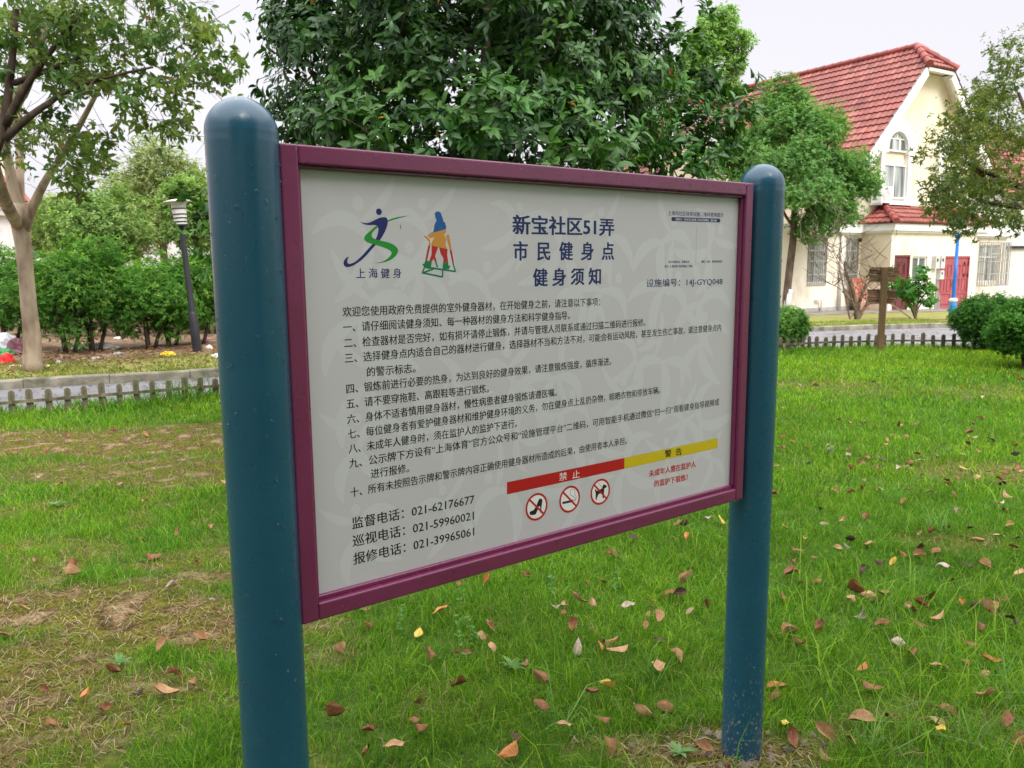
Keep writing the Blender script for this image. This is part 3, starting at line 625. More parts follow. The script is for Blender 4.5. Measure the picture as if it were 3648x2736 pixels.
drops(mb, np.stack([x, np.full(n, YF - 0.0001), z], 1), 0.0009 + 0.0024 * r.random(n) ** 2.5)
n = 110; z = ZB + (ZT - ZB) * r.random(n); x = np.where(r.random(n) < 0.6, XL + 0.006 + (IXL - XL - 0.012) * r.random(n), IXR + 0.004 + (XR - IXR - 0.008) * r.random(n))
drops(mb, np.stack([x, np.full(n, YF - 0.0001), z], 1), 0.0006 + 0.0014 * r.random(n) ** 2)
for ax, nn_ in ((-HALF, 260), (HALF, 180)):
    n = nn_; a = r.uniform(-1.9, 1.1, n); z = 0.35 + (POLE_TOP - 0.35) * r.random(n) ** 0.6
    drops(mb, np.stack([ax + np.sin(a) * PR, -np.cos(a) * PR, z], 1), 0.0007 + 0.0034 * r.random(n) ** 3, a)
n = 120; x = IXL + 0.01 + (IXR - IXL - 0.02) * r.random(n); drops(mb, np.stack([x, np.full(n, YF + 0.004), np.full(n, IZT - 0.001)], 1), 0.0014 + 0.0016 * r.random(n))
n = 170; x = XL + 0.005 + (XR - XL - 0.01) * r.random(n); drops(mb, np.stack([x, np.full(n, YF + 0.002), np.full(n, ZB - 0.0005)], 1), 0.0014 + 0.0016 * r.random(n))
tag(mb.build('rain_drops', m_drop, sign, smooth=True), kind='stuff')

# ------------------------------------------------------------------ plants
RICH = np.array([(0, 0, 0), (.32, -.42, .05), (.32, 0, 0), (.32, .42, .05), (.70, -.36, -.02), (.70, 0, -.07), (.70, .36, -.02), (1, 0, -.2)], float)
RICH_F = [np.array([(1, 4, 5, 2), (2, 5, 6, 3)]), np.array([(0, 1, 2), (0, 2, 3), (4, 7, 5), (5, 7, 6)])]
SIMP = np.array([(0, 0, 0), (.45, -.5, .06), (.45, .5, .06), (1, 0, -.12)], float)
SIMP_F = [np.array([(0, 1, 3), (0, 3, 2)])]
FIG = np.array([(0, 0, 0), (-.1, -.35, .03), (.35, -.22, 0), (.45, -.62, -.05), (.62, -.2, 0), (1, 0, -.15), (.62, .2, 0), (.45, .62, -.05), (.35, .22, 0), (-.1, .35, .03)], float)
FIG_F = [np.array([(0, 1, 2), (2, 3, 4), (4, 5, 6), (6, 7, 8), (8, 9, 0)]), np.array([(0, 2, 4, 6)]), np.array([(0, 6, 8)])]
def leaves(mb, P, D, N, L, Wd, cols, kind='simple'):
    T, FF = {'rich': (RICH, RICH_F), 'simple': (SIMP, SIMP_F), 'fig': (FIG, FIG_F)}[kind]
    D = unit(D); N = N - D * (N * D).sum(1, keepdims=True); N = unit(N); S = np.cross(N, D)
    L = L[:, None, None]; Wd = Wd[:, None, None]
    v = P[:, None, :] + D[:, None, :] * T[None, :, 0:1] * L + S[:, None, :] * T[None, :, 1:2] * Wd + N[:, None, :] * T[None, :, 2:3] * L
    k_ = len(T); n = len(P); i = np.arange(n)[:, None, None] * k_
    mb.V.append(v.reshape(-1, 3))
    for f in FF: mb.F.append((f[None] + i).reshape(-1, f.shape[1]) + mb.n)
    mb.C.append(np.repeat(cols, k_, 0)); mb.n += n * k_
def rnd_dirs(r, n):
    return unit(r.normal(size=(n, 3)))
def spray(mb, r, centers, rad, nspr, nl, L, ratio, pal, kind='simple', flat=1.0, up=0.5, droop=0.35, jit=0.22, cl_var=0.25, out_c=None, spread=(0.7, 1.25), shell=0.55):
    """foliage: round every twig end (centre) sprigs of leaves set in a rosette, turned outward and up"""
    centers = np.asarray(centers, float); rad = np.broadcast_to(np.asarray(rad, float), (len(centers),)); m = len(centers)
    pal = np.asarray(pal, float)
    ci = np.repeat(np.arange(m), nspr); d = rnd_dirs(r, len(ci)); d[:, 2] = d[:, 2] * flat + 0.15
    rr_ = rad[ci][:, None] * (shell + (1 - shell) * r.random((len(ci), 1)))
    sp_ = centers[ci] + d * rr_
    ax = unit(d * 0.8 + np.array([0, 0, up]) + (0 if out_c is None else 0.7 * unit(centers[ci] - out_c)) + 0.3 * rnd_dirs(r, len(ci)))
    cv = (1 + cl_var * (r.random((m, 1)) * 2 - 1)); ccol = pal[r.integers(0, len(pal), m)] * cv
    scol = ccol[ci] * 0.6 + 0.4 * pal[r.integers(0, len(pal), len(ci))]
    si = np.repeat(np.arange(len(ci)), nl); n = len(si)
    q = rnd_dirs(r, n); a = ax[si]; side = unit(q - a * (q * a).sum(1, keepdims=True))
    th = spread[0] + (spread[1] - spread[0]) * r.random((n, 1))
    D = np.cos(th) * a + np.sin(th) * side - np.array([0, 0, droop]) * r.random((n, 1))
    N = a + 0.35 * rnd_dirs(r, n) - 0.2 * side
    Ls = L * (0.65 + 0.6 * r.random(n))
    P = sp_[si] + a * (r.random((n, 1)) - 0.5) * L * 0.9
    cols = scol[si] * (1 + jit * (r.random((n, 1)) * 2 - 1))
    leaves(mb, P, D, N, Ls, Ls * ratio * (0.85 + 0.3 * r.random(n)), cols, kind)
def ellipsoid_pts(r, n, c, rad, inner=0.7, zmin=-1.0):
    d = rnd_dirs(r, n * 2); d = d[d[:, 2] > zmin][:n]
    s = (inner ** 3 + (1 - inner ** 3) * r.random((len(d), 1))) ** (1 / 3)
    return np.asarray(c) + d * s * np.asarray(rad)
def limbs(mb, r, trunk_pts, trunk_r, ends, start_from=0.5, r_end=0.006, sag=0.1, n=6, join=0.75):
    """trunk, then a branch to every twig end from the nearest wood already standing"""
    trunk_pts = np.asarray(trunk_pts, float); mb.tube(trunk_pts, trunk_r, 12)
    nodes = [p for p in trunk_pts[int(len(trunk_pts) * start_from):]]; rads = list(np.asarray(trunk_r)[int(len(trunk_pts) * start_from):])
    base = trunk_pts[int(len(trunk_pts) * start_from)]
    order = np.argsort(np.linalg.norm(ends - base, axis=1))
    for k_ in order:
        e = ends[k_]; A = np.array(nodes); dd = np.linalg.norm(A - e, axis=1) + 0.35 * np.maximum(0, A[:, 2] - e[2] + 0.2) * 2
        j = int(np.argmin(dd)); a = A[j]; L = np.linalg.norm(e - a)
        if L < 0.03: continue
        r0 = min(rads[j] * 0.72, 0.012 + 0.02 * L); mid = (a + e) / 2 + rnd_dirs(r, 1)[0] * L * 0.12 + np.array([0, 0, sag * L])
        b = bez(a, mid, e, 6); rr_ = np.linspace(r0, r_end, 6); mb.tube(b, rr_, n, cap=False)
        for t in (2, 3, 4, 5): nodes.append(b[t]); rads.append(rr_[t])

m_bark_pale = mat('pale_bark', (0.20, 0.145, 0.10), (0.42, 0.33, 0.24), 6, 0.9, 0.2, 8, 0.5, 25, 0.35, 0.6, (1, 1, 0.35))
m_bark_dark = mat('dark_bark', (0.035, 0.024, 0.018), (0.09, 0.062, 0.045), 9, 0.9, 0.2, 8, 0.7, 40, stretch=(1, 1, 0.3))
m_bark_mid = mat('brown_bark', (0.07, 0.05, 0.035), (0.17, 0.125, 0.09), 8, 0.9, 0.2, 8, 0.7, 35, stretch=(1, 1, 0.3))
m_leaf_gloss = leaf_mat('glossy_leaf', 0.40, 0.34, 0.24)
m_leaf = leaf_mat('leaf', 0.5, 0.2, 0.4)
m_leaf_soft = leaf_mat('soft_leaf', 0.6, 0.15, 0.4)

# --- big dark evergreen right behind the board
r = np.random.default_rng(101)
oc = np.array([-0.22, 6.9, 3.0]); orad = np.array([1.56, 1.7, 2.45])
cen = np.concatenate([ellipsoid_pts(r, 330, oc, orad, 0.86, -0.95), ellipsoid_pts(r, 150, oc, orad * 0.8, 0.5)])
warp = 1 + 0.30 * (vnoise(cen[:, 0] * 1.3 + cen[:, 1], cen[:, 2] * 1.5 - cen[:, 1] * 0.5, 0.8) - 0.5); cen = oc + (cen - oc) * warp[:, None]
extra = np.array([at(1.649 * u, 1.649 * v, Y_) for u, v, Y_ in ((1500, 250, 6.3), (1480, 300, 6.2), (1520, 290, 6.1), (1450, 330, 6.0), (1540, 240, 6.3), (1460, 230, 6.4), (1510, 200, 6.5), (1530, 320, 5.9), (1420, 290, 6.0), (1460, 170, 6.5), (1580, 270, 6.0), (480, 480, 6.5), (500, 540, 6.5), (500, 420, 6.5), (1590, 210, 6.3), (1570, 250, 6.1), (1560, 300, 6.0), (1530, 350, 5.9), (1500, 380, 5.8), (1550, 170, 6.4), (455, 440, 6.5), (450, 500, 6.5), (465, 560, 6.4), (490, 600, 6.3), (600, 120, 6.6), (600, 200, 6.4), (590, 260, 6.3), (1480, 100, 6.5), (1500, 60, 6.6), (860, 300, 5.0), (800, 290, 5.05), (1000, 230, 4.95), (1080, 215, 4.9), (1150, 240, 4.95), (700, 250, 5.2), (1250, 300, 5.0), (1330, 320, 5.1), (960, 300, 4.95), (1040, 270, 4.9))])
cen = np.concatenate([cen, extra])
T1 = thing('evergreen_tree', 'big dense dark evergreen tree with glossy leaves behind the notice board', 'tree', (oc[0], oc[1], 0))
mb = MB(); tp = np.array([(0, 0, -0.05), (0.03, 0.02, 0.4), (-0.02, 0.05, 0.9), (0.05, 0.0, 1.6), (0.0, 0.0, 2.6), (0.05, 0.05, 3.8)]) + np.array([oc[0], oc[1], 0])
limbs(mb, r, tp, [0.13, 0.115, 0.10, 0.085, 0.06, 0.02], cen[::2], 0.3); mb.build('trunk', m_bark_dark, T1, (oc[0], oc[1], 0), smooth=True)
OSM = [(0.022, 0.075, 0.011), (0.032, 0.10, 0.014), (0.046, 0.13, 0.016), (0.016, 0.058, 0.012), (0.065, 0.165, 0.02)]
mb = MB(); k_ = len(cen) - len(extra)
spray(mb, r, cen[:k_], 0.27, 25, 8, 0.078, 0.43, OSM, 'rich', flat=0.8, up=0.5, out_c=oc, droop=0.75, spread=(0.85, 1.5))
spray(mb, r, cen[:k_:3], 0.36, 5, 7, 0.088, 0.43, [(0.075, 0.20, 0.03), (0.055, 0.16, 0.026)], 'rich', flat=0.8, up=0.9, out_c=oc, droop=0.5, shell=0.9)
spray(mb, r, extra, 0.2, 11, 8, 0.088, 0.43, OSM[1:] + [(0.055, 0.16, 0.03), (0.06, 0.18, 0.03)], 'rich', flat=0.8, up=0.9, out_c=oc, droop=0.5)
n = 60; yl = cen[r.integers(0, k_, n)] + 0.25 * rnd_dirs(r, n); leaves(mb, yl, rnd_dirs(r, n) - [0, 0, 0.8], rnd_dirs(r, n), np.full(n, 0.09), np.full(n, 0.035), pick([(0.45, 0.26, 0.02), (0.35, 0.16, 0.03)], n, r), 'rich')
mb.build('crown', m_leaf_gloss, T1, (oc[0], oc[1], 0))

# --- pale-barked tree on the left verge
r = np.random.default_rng(102)
tb = gnd(118, 1318); Yt = tb[1]
def PX(u, v, Y_): return at(1.649 * u, 1.649 * v, Y_)
T2 = thing('pale_tree', 'pale smooth-barked tree forking into several limbs on the left verge', 'tree', tb)
trunk = [tb + [0, 0, -0.05], tb + [0, 0, 0.12], PX(70, 730, Yt), PX(62, 660, Yt), PX(56, 590, Yt), PX(50, 530, Yt), PX(44, 480, Yt), PX(40, 440, Yt)]
mb = MB()
def lump(pts, rad, n=14):
    mb.tube(np.asarray(pts), rad, n)
lump(trunk, [0.165, 0.125, 0.110, 0.100, 0.096, 0.10, 0.12, 0.105])
up1 = bez(PX(42, 470, Yt), PX(22, 380, Yt), PX(2, 260, Yt - 0.3), 9); lump(up1, np.linspace(0.08, 0.05, 9), 10)
up2 = bez(PX(42, 480, Yt), PX(44, 380, Yt + 0.2), PX(40, 180, Yt + 0.4), 9); lump(up2, np.linspace(0.07, 0.035, 9), 10)
up3 = bez(PX(52, 500, Yt), PX(80, 410, Yt - 0.1), PX(128, 345, Yt - 0.3), 9); lump(up3, np.linspace(0.07, 0.04, 9), 10)
up4 = bez(PX(128, 345, Yt - 0.3), PX(170, 280, Yt - 0.6), PX(235, 150, Yt - 0.8), 9); lump(up4, np.linspace(0.05, 0.02, 9), 8)
up5 = bez(PX(-20, 330, Yt - 1.5), PX(10, 260, Yt - 1.6), PX(45, 205, Yt - 1.8), 7); lump(up5, np.linspace(0.075, 0.06, 7), 10)
up6 = bez(PX(45, 205, Yt - 1.8), PX(80, 140, Yt - 2), PX(100, 40, Yt - 2), 7); lump(up6, np.linspace(0.065, 0.03, 7), 10)
up5b = bez(PX(42, 490, Yt), PX(-5, 420, Yt - 0.8), PX(-20, 330, Yt - 1.5), 7); lump(up5b, np.linspace(0.08, 0.075, 7), 10)
spots = []
for (u, v, su, sv, n_, Y0, Y1) in ((60, 60, 90, 70, 26, 8.5, 11), (200, 60, 90, 60, 26, 8.5, 11), (330, 60, 80, 55, 22, 8.5, 10.5), (430, 80, 55, 55, 16, 8.5, 10), (470, 170, 35, 60, 9, 8.5, 10), (390, 190, 60, 60, 14, 8.5, 10), (270, 180, 80, 50, 16, 8.5, 10.5), (130, 190, 80, 60, 20, 8.5, 11),
                                      (90, 300, 80, 60, 24, 9, 11), (190, 330, 60, 50, 16, 9, 11), (160, 390, 45, 28, 9, 9, 10.5), (380, 280, 35, 30, 7, 8.6, 9.6), (290, 260, 60, 40, 8, 8.6, 10), (20, 200, 40, 120, 14, 9, 11), (60, -60, 200, 60, 26, 8.5, 11), (320, -50, 150, 50, 22, 8.5, 11)):
    for _ in range(n_): spots.append(PX(u + r.normal() * su * 0.55, v + r.normal() * sv * 0.55, Y0 + (Y1 - Y0) * r.random()))
spots = np.array(spots)
nodes = np.concatenate([up1, up2, up3, up4, up5, up6]); 
sub = spots[r.permutation(len(spots))]; wood = MB()
N_ = [p for p in nodes]; Rn = [0.035] * len(nodes)
for e_ in sub[np.argsort(np.linalg.norm(sub - PX(60, 350, Yt), axis=1))]:
    A = np.array(N_); dd = np.linalg.norm(A - e_, axis=1); j = int(np.argmin(dd)); a_ = A[j]; L_ = dd[j]
    if L_ < 0.05: continue
    r0 = min(Rn[j] * 0.8, 0.008 + 0.011 * L_); b = bez(a_, (a_ + e_) / 2 + rnd_dirs(r, 1)[0] * L_ * 0.15 + [0, 0, 0.08 * L_], e_, 6); q_ = np.linspace(r0, 0.004, 6); wood.tube(b, q_, 5, cap=False)
    for t in (2, 4, 5): N_.append(b[t]); Rn.append(q_[t])
for _ in range(170):                                                   # bare fine twigs
    a_ = N_[r.integers(0, len(N_))]; d_ = unit(rnd_dirs(r, 1)[0] + [0.2, 0, 0.15]); L_ = 0.25 + 0.5 * r.random(); wood.tube(bez(a_, a_ + d_ * L_ * 0.5 + rnd_dirs(r, 1)[0] * 0.06, a_ + d_ * L_, 4), [0.004, 0.003, 0.0025, 0.002], 4, cap=False)
mb.build('trunk', m_bark_pale, T2, tb, smooth=True); wood.build('twigs', m_bark_mid, T2, tb, smooth=True)
LT = [(0.065, 0.14, 0.03), (0.09, 0.17, 0.035), (0.13, 0.20, 0.04), (0.18, 0.23, 0.05), (0.07, 0.13, 0.045)]
mb = MB(); spray(mb, r, spots, 0.24, 5, 5, 0.10, 0.44, LT, 'rich', flat=0.8, up=0.2, droop=1.0, spread=(0.8, 1.5), shell=0.2)
n = 30; yl = spots[r.integers(0, len(spots), n)]; leaves(mb, yl, rnd_dirs(r, n) - [0, 0, 0.8], rnd_dirs(r, n), np.full(n, 0.10), np.full(n, 0.05), pick([(0.42, 0.25, 0.03), (0.30, 0.12, 0.05)], n, r), 'rich')
mb.build('crown', m_leaf, T2, tb)

# --- a darker-barked neighbour whose limbs reach in from beyond the left edge
r = np.random.default_rng(103); tb3 = np.array([-7.6, 9.2, 0.0])
tb3[2] = float(ground_h(tb3[0], tb3[1]))
T3 = thing('leaning_tree', 'dark-barked tree reaching in from the left edge above the road', 'tree', tb3)
mb = MB(); tr = np.array([tb3 - [0, 0, 0.1], tb3 + [0.05, 0, 0.8], PX(-160, 560, 9.1), PX(-60, 400, 9.0), PX(-8, 320, 9.0)]); mb.tube(tr, [0.14, 0.12, 0.095, 0.075, 0.06], 10)
for p0, p1, p2, a_, b_ in ((PX(-8, 320, 9.0), PX(20, 250, 9.0), PX(35, 20, 9.0), 0.055, 0.03), (PX(12, 270, 9.0), PX(60, 160, 8.9), PX(170, 40, 8.8), 0.045, 0.02), (PX(30, 180, 9.0), PX(110, 150, 8.9), PX(190, 115, 8.8), 0.035, 0.018), (PX(110, 220, 8.9), PX(150, 180, 8.8), PX(330, 145, 8.6), 0.03, 0.012), (PX(12, 300, 9), PX(60, 250, 8.9), PX(110, 220, 8.9), 0.045, 0.03)): mb.tube(bez(p0, p1, p2, 9), np.linspace(a_, b_, 9), 8)
mb.build('trunk', m_bark_dark, T3, tb3, smooth=True)
sp3 = np.array([PX(u + r.normal() * 40, v + r.normal() * 30, 8.6 + r.random()) for u, v in ((60, 60), (120, 30), (180, 60), (100, 120), (30, 120), (190, 110), (250, 130), (320, 140), (60, 200), (150, 20), (20, 20), (60, -40), (-40, 60), (-60, 200), (220, 20)) for _ in range(5)])
mb = MB(); spray(mb, r, sp3, 0.22, 4, 5, 0.095, 0.44, LT, 'rich', flat=0.8, up=0.2, droop=0.9, spread=(0.8, 1.5), shell=0.2); mb.build('crown', m_leaf, T3, tb3)

# --- general builders for rounder trees and shrubs
def round_tree(name, label, cat, base, ctr, rad, n_c, crad, nspr, nl, L, ratio, pal, m_l, m_b, trunk_r, seed, group=None, zmin=-0.8, fork=0.45, warp=0.3, kind='simple', tops=None, up=0.6, droop=0.35, inner=0.75, stems=1, fill=0.4, shell=0.55, m_trunk=None, ends=1.0):
    r = np.random.default_rng(seed); ctr = np.asarray(ctr, float); rad = np.asarray(rad, float)
    c = np.concatenate([ellipsoid_pts(r, n_c, ctr, rad, inner, zmin), ellipsoid_pts(r, int(n_c * fill), ctr, rad * 0.72, 0.3, zmin)])
    w_ = 1 + warp * (vnoise(c[:, 0] * 1.1 + seed, c[:, 2] * 1.3 + c[:, 1] * 0.7, 1.2 / max(0.3, rad.mean() / 1.5)) - 0.5) * 2; c = ctr + (c - ctr) * w_[:, None]
    t = thing(name, label, cat, base, group=group); base = np.asarray(base, float)
    mb = MB(); E = c[r.permutation(len(c))[:int(len(c) * ends)]]
    if stems == 1:
        top = ctr + [0, 0, rad[2] * 0.3]; b = bez(base - [0, 0, 0.05], (base + top) / 2 + rnd_dirs(r, 1)[0] * 0.06, top, 8); limbs(mb, r, b, np.linspace(trunk_r, trunk_r * 0.35, 8), E, fork)
    else:
        for s in range(stems):
            a_ = 2 * np.pi * s / stems + r.random(); top = ctr + [0.55 * rad[0] * np.cos(a_), 0.55 * rad[1] * np.sin(a_), rad[2] * 0.2]; b0 = base + [0.07 * np.cos(a_), 0.07 * np.sin(a_), -0.04]
            limbs(mb, r, bez(b0, (b0 + top) / 2 + [0, 0, 0.12], top, 7), np.linspace(trunk_r, trunk_r * 0.4, 7), E[s::stems][:14], 0.5, r_end=0.004)
    mb.build('trunk' if stems == 1 else 'stems', m_b, t, base, smooth=True)
    mb = MB(); spray(mb, r, c, crad, nspr, nl, L, ratio, pal, kind, up=up, droop=droop, out_c=ctr, shell=shell)
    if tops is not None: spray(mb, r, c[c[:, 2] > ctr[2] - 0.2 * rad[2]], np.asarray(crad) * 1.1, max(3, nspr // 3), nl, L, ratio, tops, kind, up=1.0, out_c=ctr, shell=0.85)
    mb.build('crown', m_l, t, base)
    return t
# round camphor with a whitewashed foot
cb = gnd(2800, 1118); Yc = cb[1]; cc = at(2868, 560, Yc)
PALC = [(0.10, 0.235, 0.06), (0.13, 0.28, 0.07), (0.165, 0.325, 0.085), (0.185, 0.35, 0.095)]
r = np.random.default_rng(110); sx = Yc / FPX
T4 = thing('round_tree', 'round-crowned green tree with whitewashed foot in front of the cream house', 'tree', cb)
lobes = np.array([at(1.649 * (1737 + (u - 1745) * 0.9 - 14), 1.649 * (v + 18), Yc + d) for u, v, d in ((1700, 250, 0), (1740, 215, .3), (1690, 200, .6), (1780, 250, -.2), (1640, 290, 0), (1610, 340, .2), (1680, 330, -1.0), (1760, 320, -1.1), (1830, 310, -.3), (1870, 350, 0), (1890, 390, .3), (1800, 400, -1.0), (1720, 400, -1.2), (1640, 380, -.6), (1850, 430, -.4), (1790, 470, -.2), (1690, 290, 1.2), (1780, 330, 1.4), (1860, 380, 1.1), (1660, 400, 1.0), (1590, 320, 0.4), (1820, 270, .6), (1750, 370, 1.6), (1600, 300, 1.0))])
cl = np.concatenate([p + rnd_dirs(r, 10) * np.array([0.66, 0.75, 0.52]) * (0.6 + 0.4 * r.random((10, 1))) for p in lobes])
mb = MB(); foot = [cb - [0, 0, 0.05], at(2803, 1050, Yc), at(2815, 940, Yc), at(2825, 860, Yc), at(2828, 790, Yc), at(2830, 700, Yc)]
limbs(mb, r, foot, [0.17, 0.135, 0.13, 0.125, 0.11, 0.07], cl[::4], 0.6)
for p0, p1, p2, a_ in (((2822, 860), (2860, 800), (2890, 720), 0.075), ((2822, 800), (2790, 770), (2770, 690), 0.06)): mb.tube(bez(at(*p0, Yc), at(*p1, Yc - 0.1), at(*p2, Yc - 0.2), 7), np.linspace(a_, a_ * 0.6, 7), 8)
mb.build('trunk', m_bark_mid, T4, cb, smooth=True)
zw = at(2810, 1030, Yc)
MB().tube([cb + [0, 0, -0.02], at(2803, 1072, Yc), zw], [0.177, 0.15, 0.139], 14).build('whitewash', mat('lime_wash', (0.50, 0.49, 0.47), (0.66, 0.65, 0.63), 12, 0.9, 0.2, 8, 0.3, 40), T4, cb, smooth=True)
mb = MB(); spray(mb, r, cl, 0.42, 60, 6, 0.115, 0.40, PALC[:3], up=0.6, out_c=cc, droop=0.5); spray(mb, r, cl, 0.52, 11, 6, 0.12, 0.36, [(0.16, 0.31, 0.09), (0.19, 0.35, 0.11)], up=1.0, out_c=cc - [0, 0, 2], shell=0.9); mb.build('crown', m_leaf, T4, cb)

# sparse olive-green tree with flower sprays at the right edge
r = np.random.default_rng(111); tb5 = np.array([9.6, 11.8, 0.0]); tb5[2] = float(ground_h(tb5[0], tb5[1]))
T5 = thing('flowering_tree', 'olive-green tree with yellowish flower sprays at the right edge', 'tree', tb5)
sp5 = []
for (u, v, su, sv, n_, Y0, Y1) in ((2180, 130, 30, 40, 12, 11, 12.5), (2140, 210, 50, 40, 26, 10.6, 13), (2090, 265, 55, 35, 24, 10.6, 13), (2170, 300, 60, 50, 34, 10.4, 13), (2060, 330, 50, 30, 20, 10.6, 13), (2120, 390, 60, 40, 28, 10.4, 13), (2040, 400, 40, 25, 14, 10.6, 12.5), (2080, 450, 50, 25, 18, 10.6, 12.5), (2180, 440, 50, 45, 22, 10.4, 13), (2030, 450, 30, 20, 9, 10.6, 12.2), (2250, 200, 60, 80, 24, 10.6, 13), (2290, 350, 60, 90, 24, 10.6, 13), (2070, 495, 18, 16, 5, 10.6, 11.5), (2170, 480, 40, 15, 9, 10.6, 12)):
    for _ in range(n_): sp5.append(PX(u + r.normal() * su * 0.6, v + r.normal() * sv * 0.6, Y0 + (Y1 - Y0) * r.random()))
sp5 = np.array(sp5); mb = MB()
tp = np.array([tb5 - [0, 0, 0.1], tb5 + [-0.05, 0, 0.7], tb5 + [0.0, 0.1, 1.5], PX(2290, 420, 11.8), PX(2250, 330, 11.8), PX(2200, 200, 11.8)])
mb.tube(bez(PX(2290, 430, 11.8), PX(2180, 400, 11.5), PX(2085, 350, 11.3), 8), np.linspace(0.06, 0.02, 8), 8); mb.tube(bez(PX(2290, 440, 11.8), PX(2210, 460, 11.4), PX(2110, 430, 11.2), 8), np.linspace(0.055, 0.02, 8), 8)
limbs(mb, r, tp, [0.14, 0.12, 0.11, 0.09, 0.06, 0.02], sp5[::2], 0.5, r_end=0.004); mb.build('trunk', m_bark_dark, T5, tb5, smooth=True)
OL = [(0.085, 0.14, 0.03), (0.12, 0.18, 0.038), (0.16, 0.205, 0.045), (0.08, 0.125, 0.04), (0.21, 0.23, 0.05)]
mb = MB(); spray(mb, r, sp5, 0.23, 10, 7, 0.068, 0.36, OL, up=0.3, droop=0.7, shell=0.2, spread=(0.6, 1.4)); spray(mb, r, sp5[::2] + [0, 0, 0.12], 0.2, 6, 7, 0.022, 0.4, [(0.26, 0.26, 0.05), (0.20, 0.21, 0.05), (0.30, 0.27, 0.08)], up=1.2, shell=0.5, spread=(0.1, 0.6)); mb.build('crown', m_leaf, T5, tb5)

# pale trees far behind on the left, leaf colours lightened for haze; one bright one behind the evergreen
BGT = 'trees standing behind the shrubs on the left'
PALO = [(0.17, 0.28, 0.07), (0.21, 0.32, 0.09), (0.26, 0.35, 0.12), (0.15, 0.26, 0.07)]
def bgtree(u, v, Y_, ru, rv, label, pal, seed, n_c=130, L=0.12, group=BGT, warp=0.35, name='broadleaf_tree'):
    c = at(1.649 * u, 1.649 * v, Y_); s = 1.649 * Y_ / FPX; z0 = float(ground_h(c[0], c[1]))
    return round_tree(name, label, 'tree', (c[0], c[1], z0), c, (ru * s, ru * s, rv * s), n_c, 0.3 * ru * s * 0.9, 14, 6, L, 0.4, pal, m_leaf_soft, m_bark_mid, 0.16, seed, group, warp=warp, tops=[tuple(np.array(pal[1]) * 1.25), tuple(np.array(pal[-1]) * 1.25)], inner=0.7, ends=0.25)
bgtree(345, 440, 25, 88, 112, 'tall olive-tinted tree, highest of those behind the left street lamp', [(0.24, 0.29, 0.11), (0.29, 0.33, 0.13), (0.21, 0.28, 0.10)], 201, 150)
bgtree(215, 505, 22, 95, 80, 'broad green tree behind the shrubs, between pale trunk and street lamp', PALO, 202, 150)
bgtree(420, 470, 21, 60, 90, 'green tree behind the street lamp, beside the teal post', PALO, 203, 110)
bgtree(120, 500, 27, 60, 60, 'low pale tree in front of the far white building', [(0.25, 0.33, 0.13), (0.29, 0.36, 0.14)], 204, 80)
bgtree(290, 470, 28, 70, 90, 'yellowish tree farthest back behind the left shrubs', [(0.27, 0.31, 0.13), (0.3, 0.33, 0.14), (0.25, 0.3, 0.12)], 205, 100)
bgtree(1540, 150, 38, 62, 110, 'bright yellow-green tree showing beyond the dark evergreen', [(0.20, 0.36, 0.09), (0.25, 0.41, 0.11), (0.17, 0.32, 0.08)], 206, 130, 0.2, None, 0.3, 'bright_tree')
bgtree(1440, 260, 40, 80, 120, 'green tree hidden behind the dark evergreen', [(0.16, 0.30, 0.06), (0.13, 0.25, 0.05)], 207, 90, 0.2, None)

# shrubs with bare legs along the left verge
SHR = 'leggy green shrubs along the left verge'
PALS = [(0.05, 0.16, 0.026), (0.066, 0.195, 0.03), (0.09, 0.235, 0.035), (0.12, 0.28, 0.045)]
for k_, (u, v, top, half, lab) in enumerate(((20, 1245, 560, 75, 'green shrub behind the pale trunk at the left edge'), (150, 1255, 545, 75, 'bright topped leggy shrub right beside the pale trunk'), (205, 1250, 530, 70, 'leggy shrub with two dark stems, second from the pale trunk'),
                                             (325, 1238, 590, 65, 'low leggy shrub with yellow shoots near the street lamp'), (372, 1228, 565, 60, 'leggy shrub just left of the leaning street lamp'), (430, 1225, 575, 60, 'leggy shrub just right of the leaning street lamp'), (480, 1175, 560, 60, 'dark shrub half hidden by the near teal post'))):
    b = gnd(1.649 * u if u > 100 else 1.649 * u, v); Y_ = b[1]; zt = float(at(0, 1.649 * top, Y_)[2]); s = 1.649 * Y_ / FPX
    h = zt - b[2]; ctr = b + [0, 0.2, 0.57 * h]
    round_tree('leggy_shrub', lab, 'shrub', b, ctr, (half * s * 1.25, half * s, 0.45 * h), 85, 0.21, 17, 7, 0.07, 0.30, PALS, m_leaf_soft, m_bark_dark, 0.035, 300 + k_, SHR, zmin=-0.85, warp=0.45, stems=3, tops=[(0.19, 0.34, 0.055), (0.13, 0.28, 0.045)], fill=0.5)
# second row that closes the view behind them
for k_, (u, Y_, top, half, lab) in enumerate(((60, 18.5, 560, 90, 'dark shrub in the second row behind the pale trunk'), (250, 18.5, 575, 90, 'dark shrub in the second row between trunk and lamp'), (450, 19, 560, 90, 'dark shrub in the second row behind the near teal post'))):
    c = at(1.649 * u, 1000, Y_); b = np.array([c[0], Y_, float(ground_h(c[0], Y_))]); zt = float(at(0, 1.649 * top, Y_)[2]); s = 1.649 * Y_ / FPX; h = zt - b[2]
    round_tree('leggy_shrub', lab, 'shrub', b, b + [0, 0, 0.62 * h], (half * s, half * s * 0.7, 0.38 * h), 60, 0.24, 14, 7, 0.085, 0.36, [(0.05, 0.14, 0.03), (0.06, 0.16, 0.035)], m_leaf_soft, m_bark_dark, 0.04, 330 + k_, SHR, zmin=-0.7, warp=0.25, stems=3, fill=0.5)

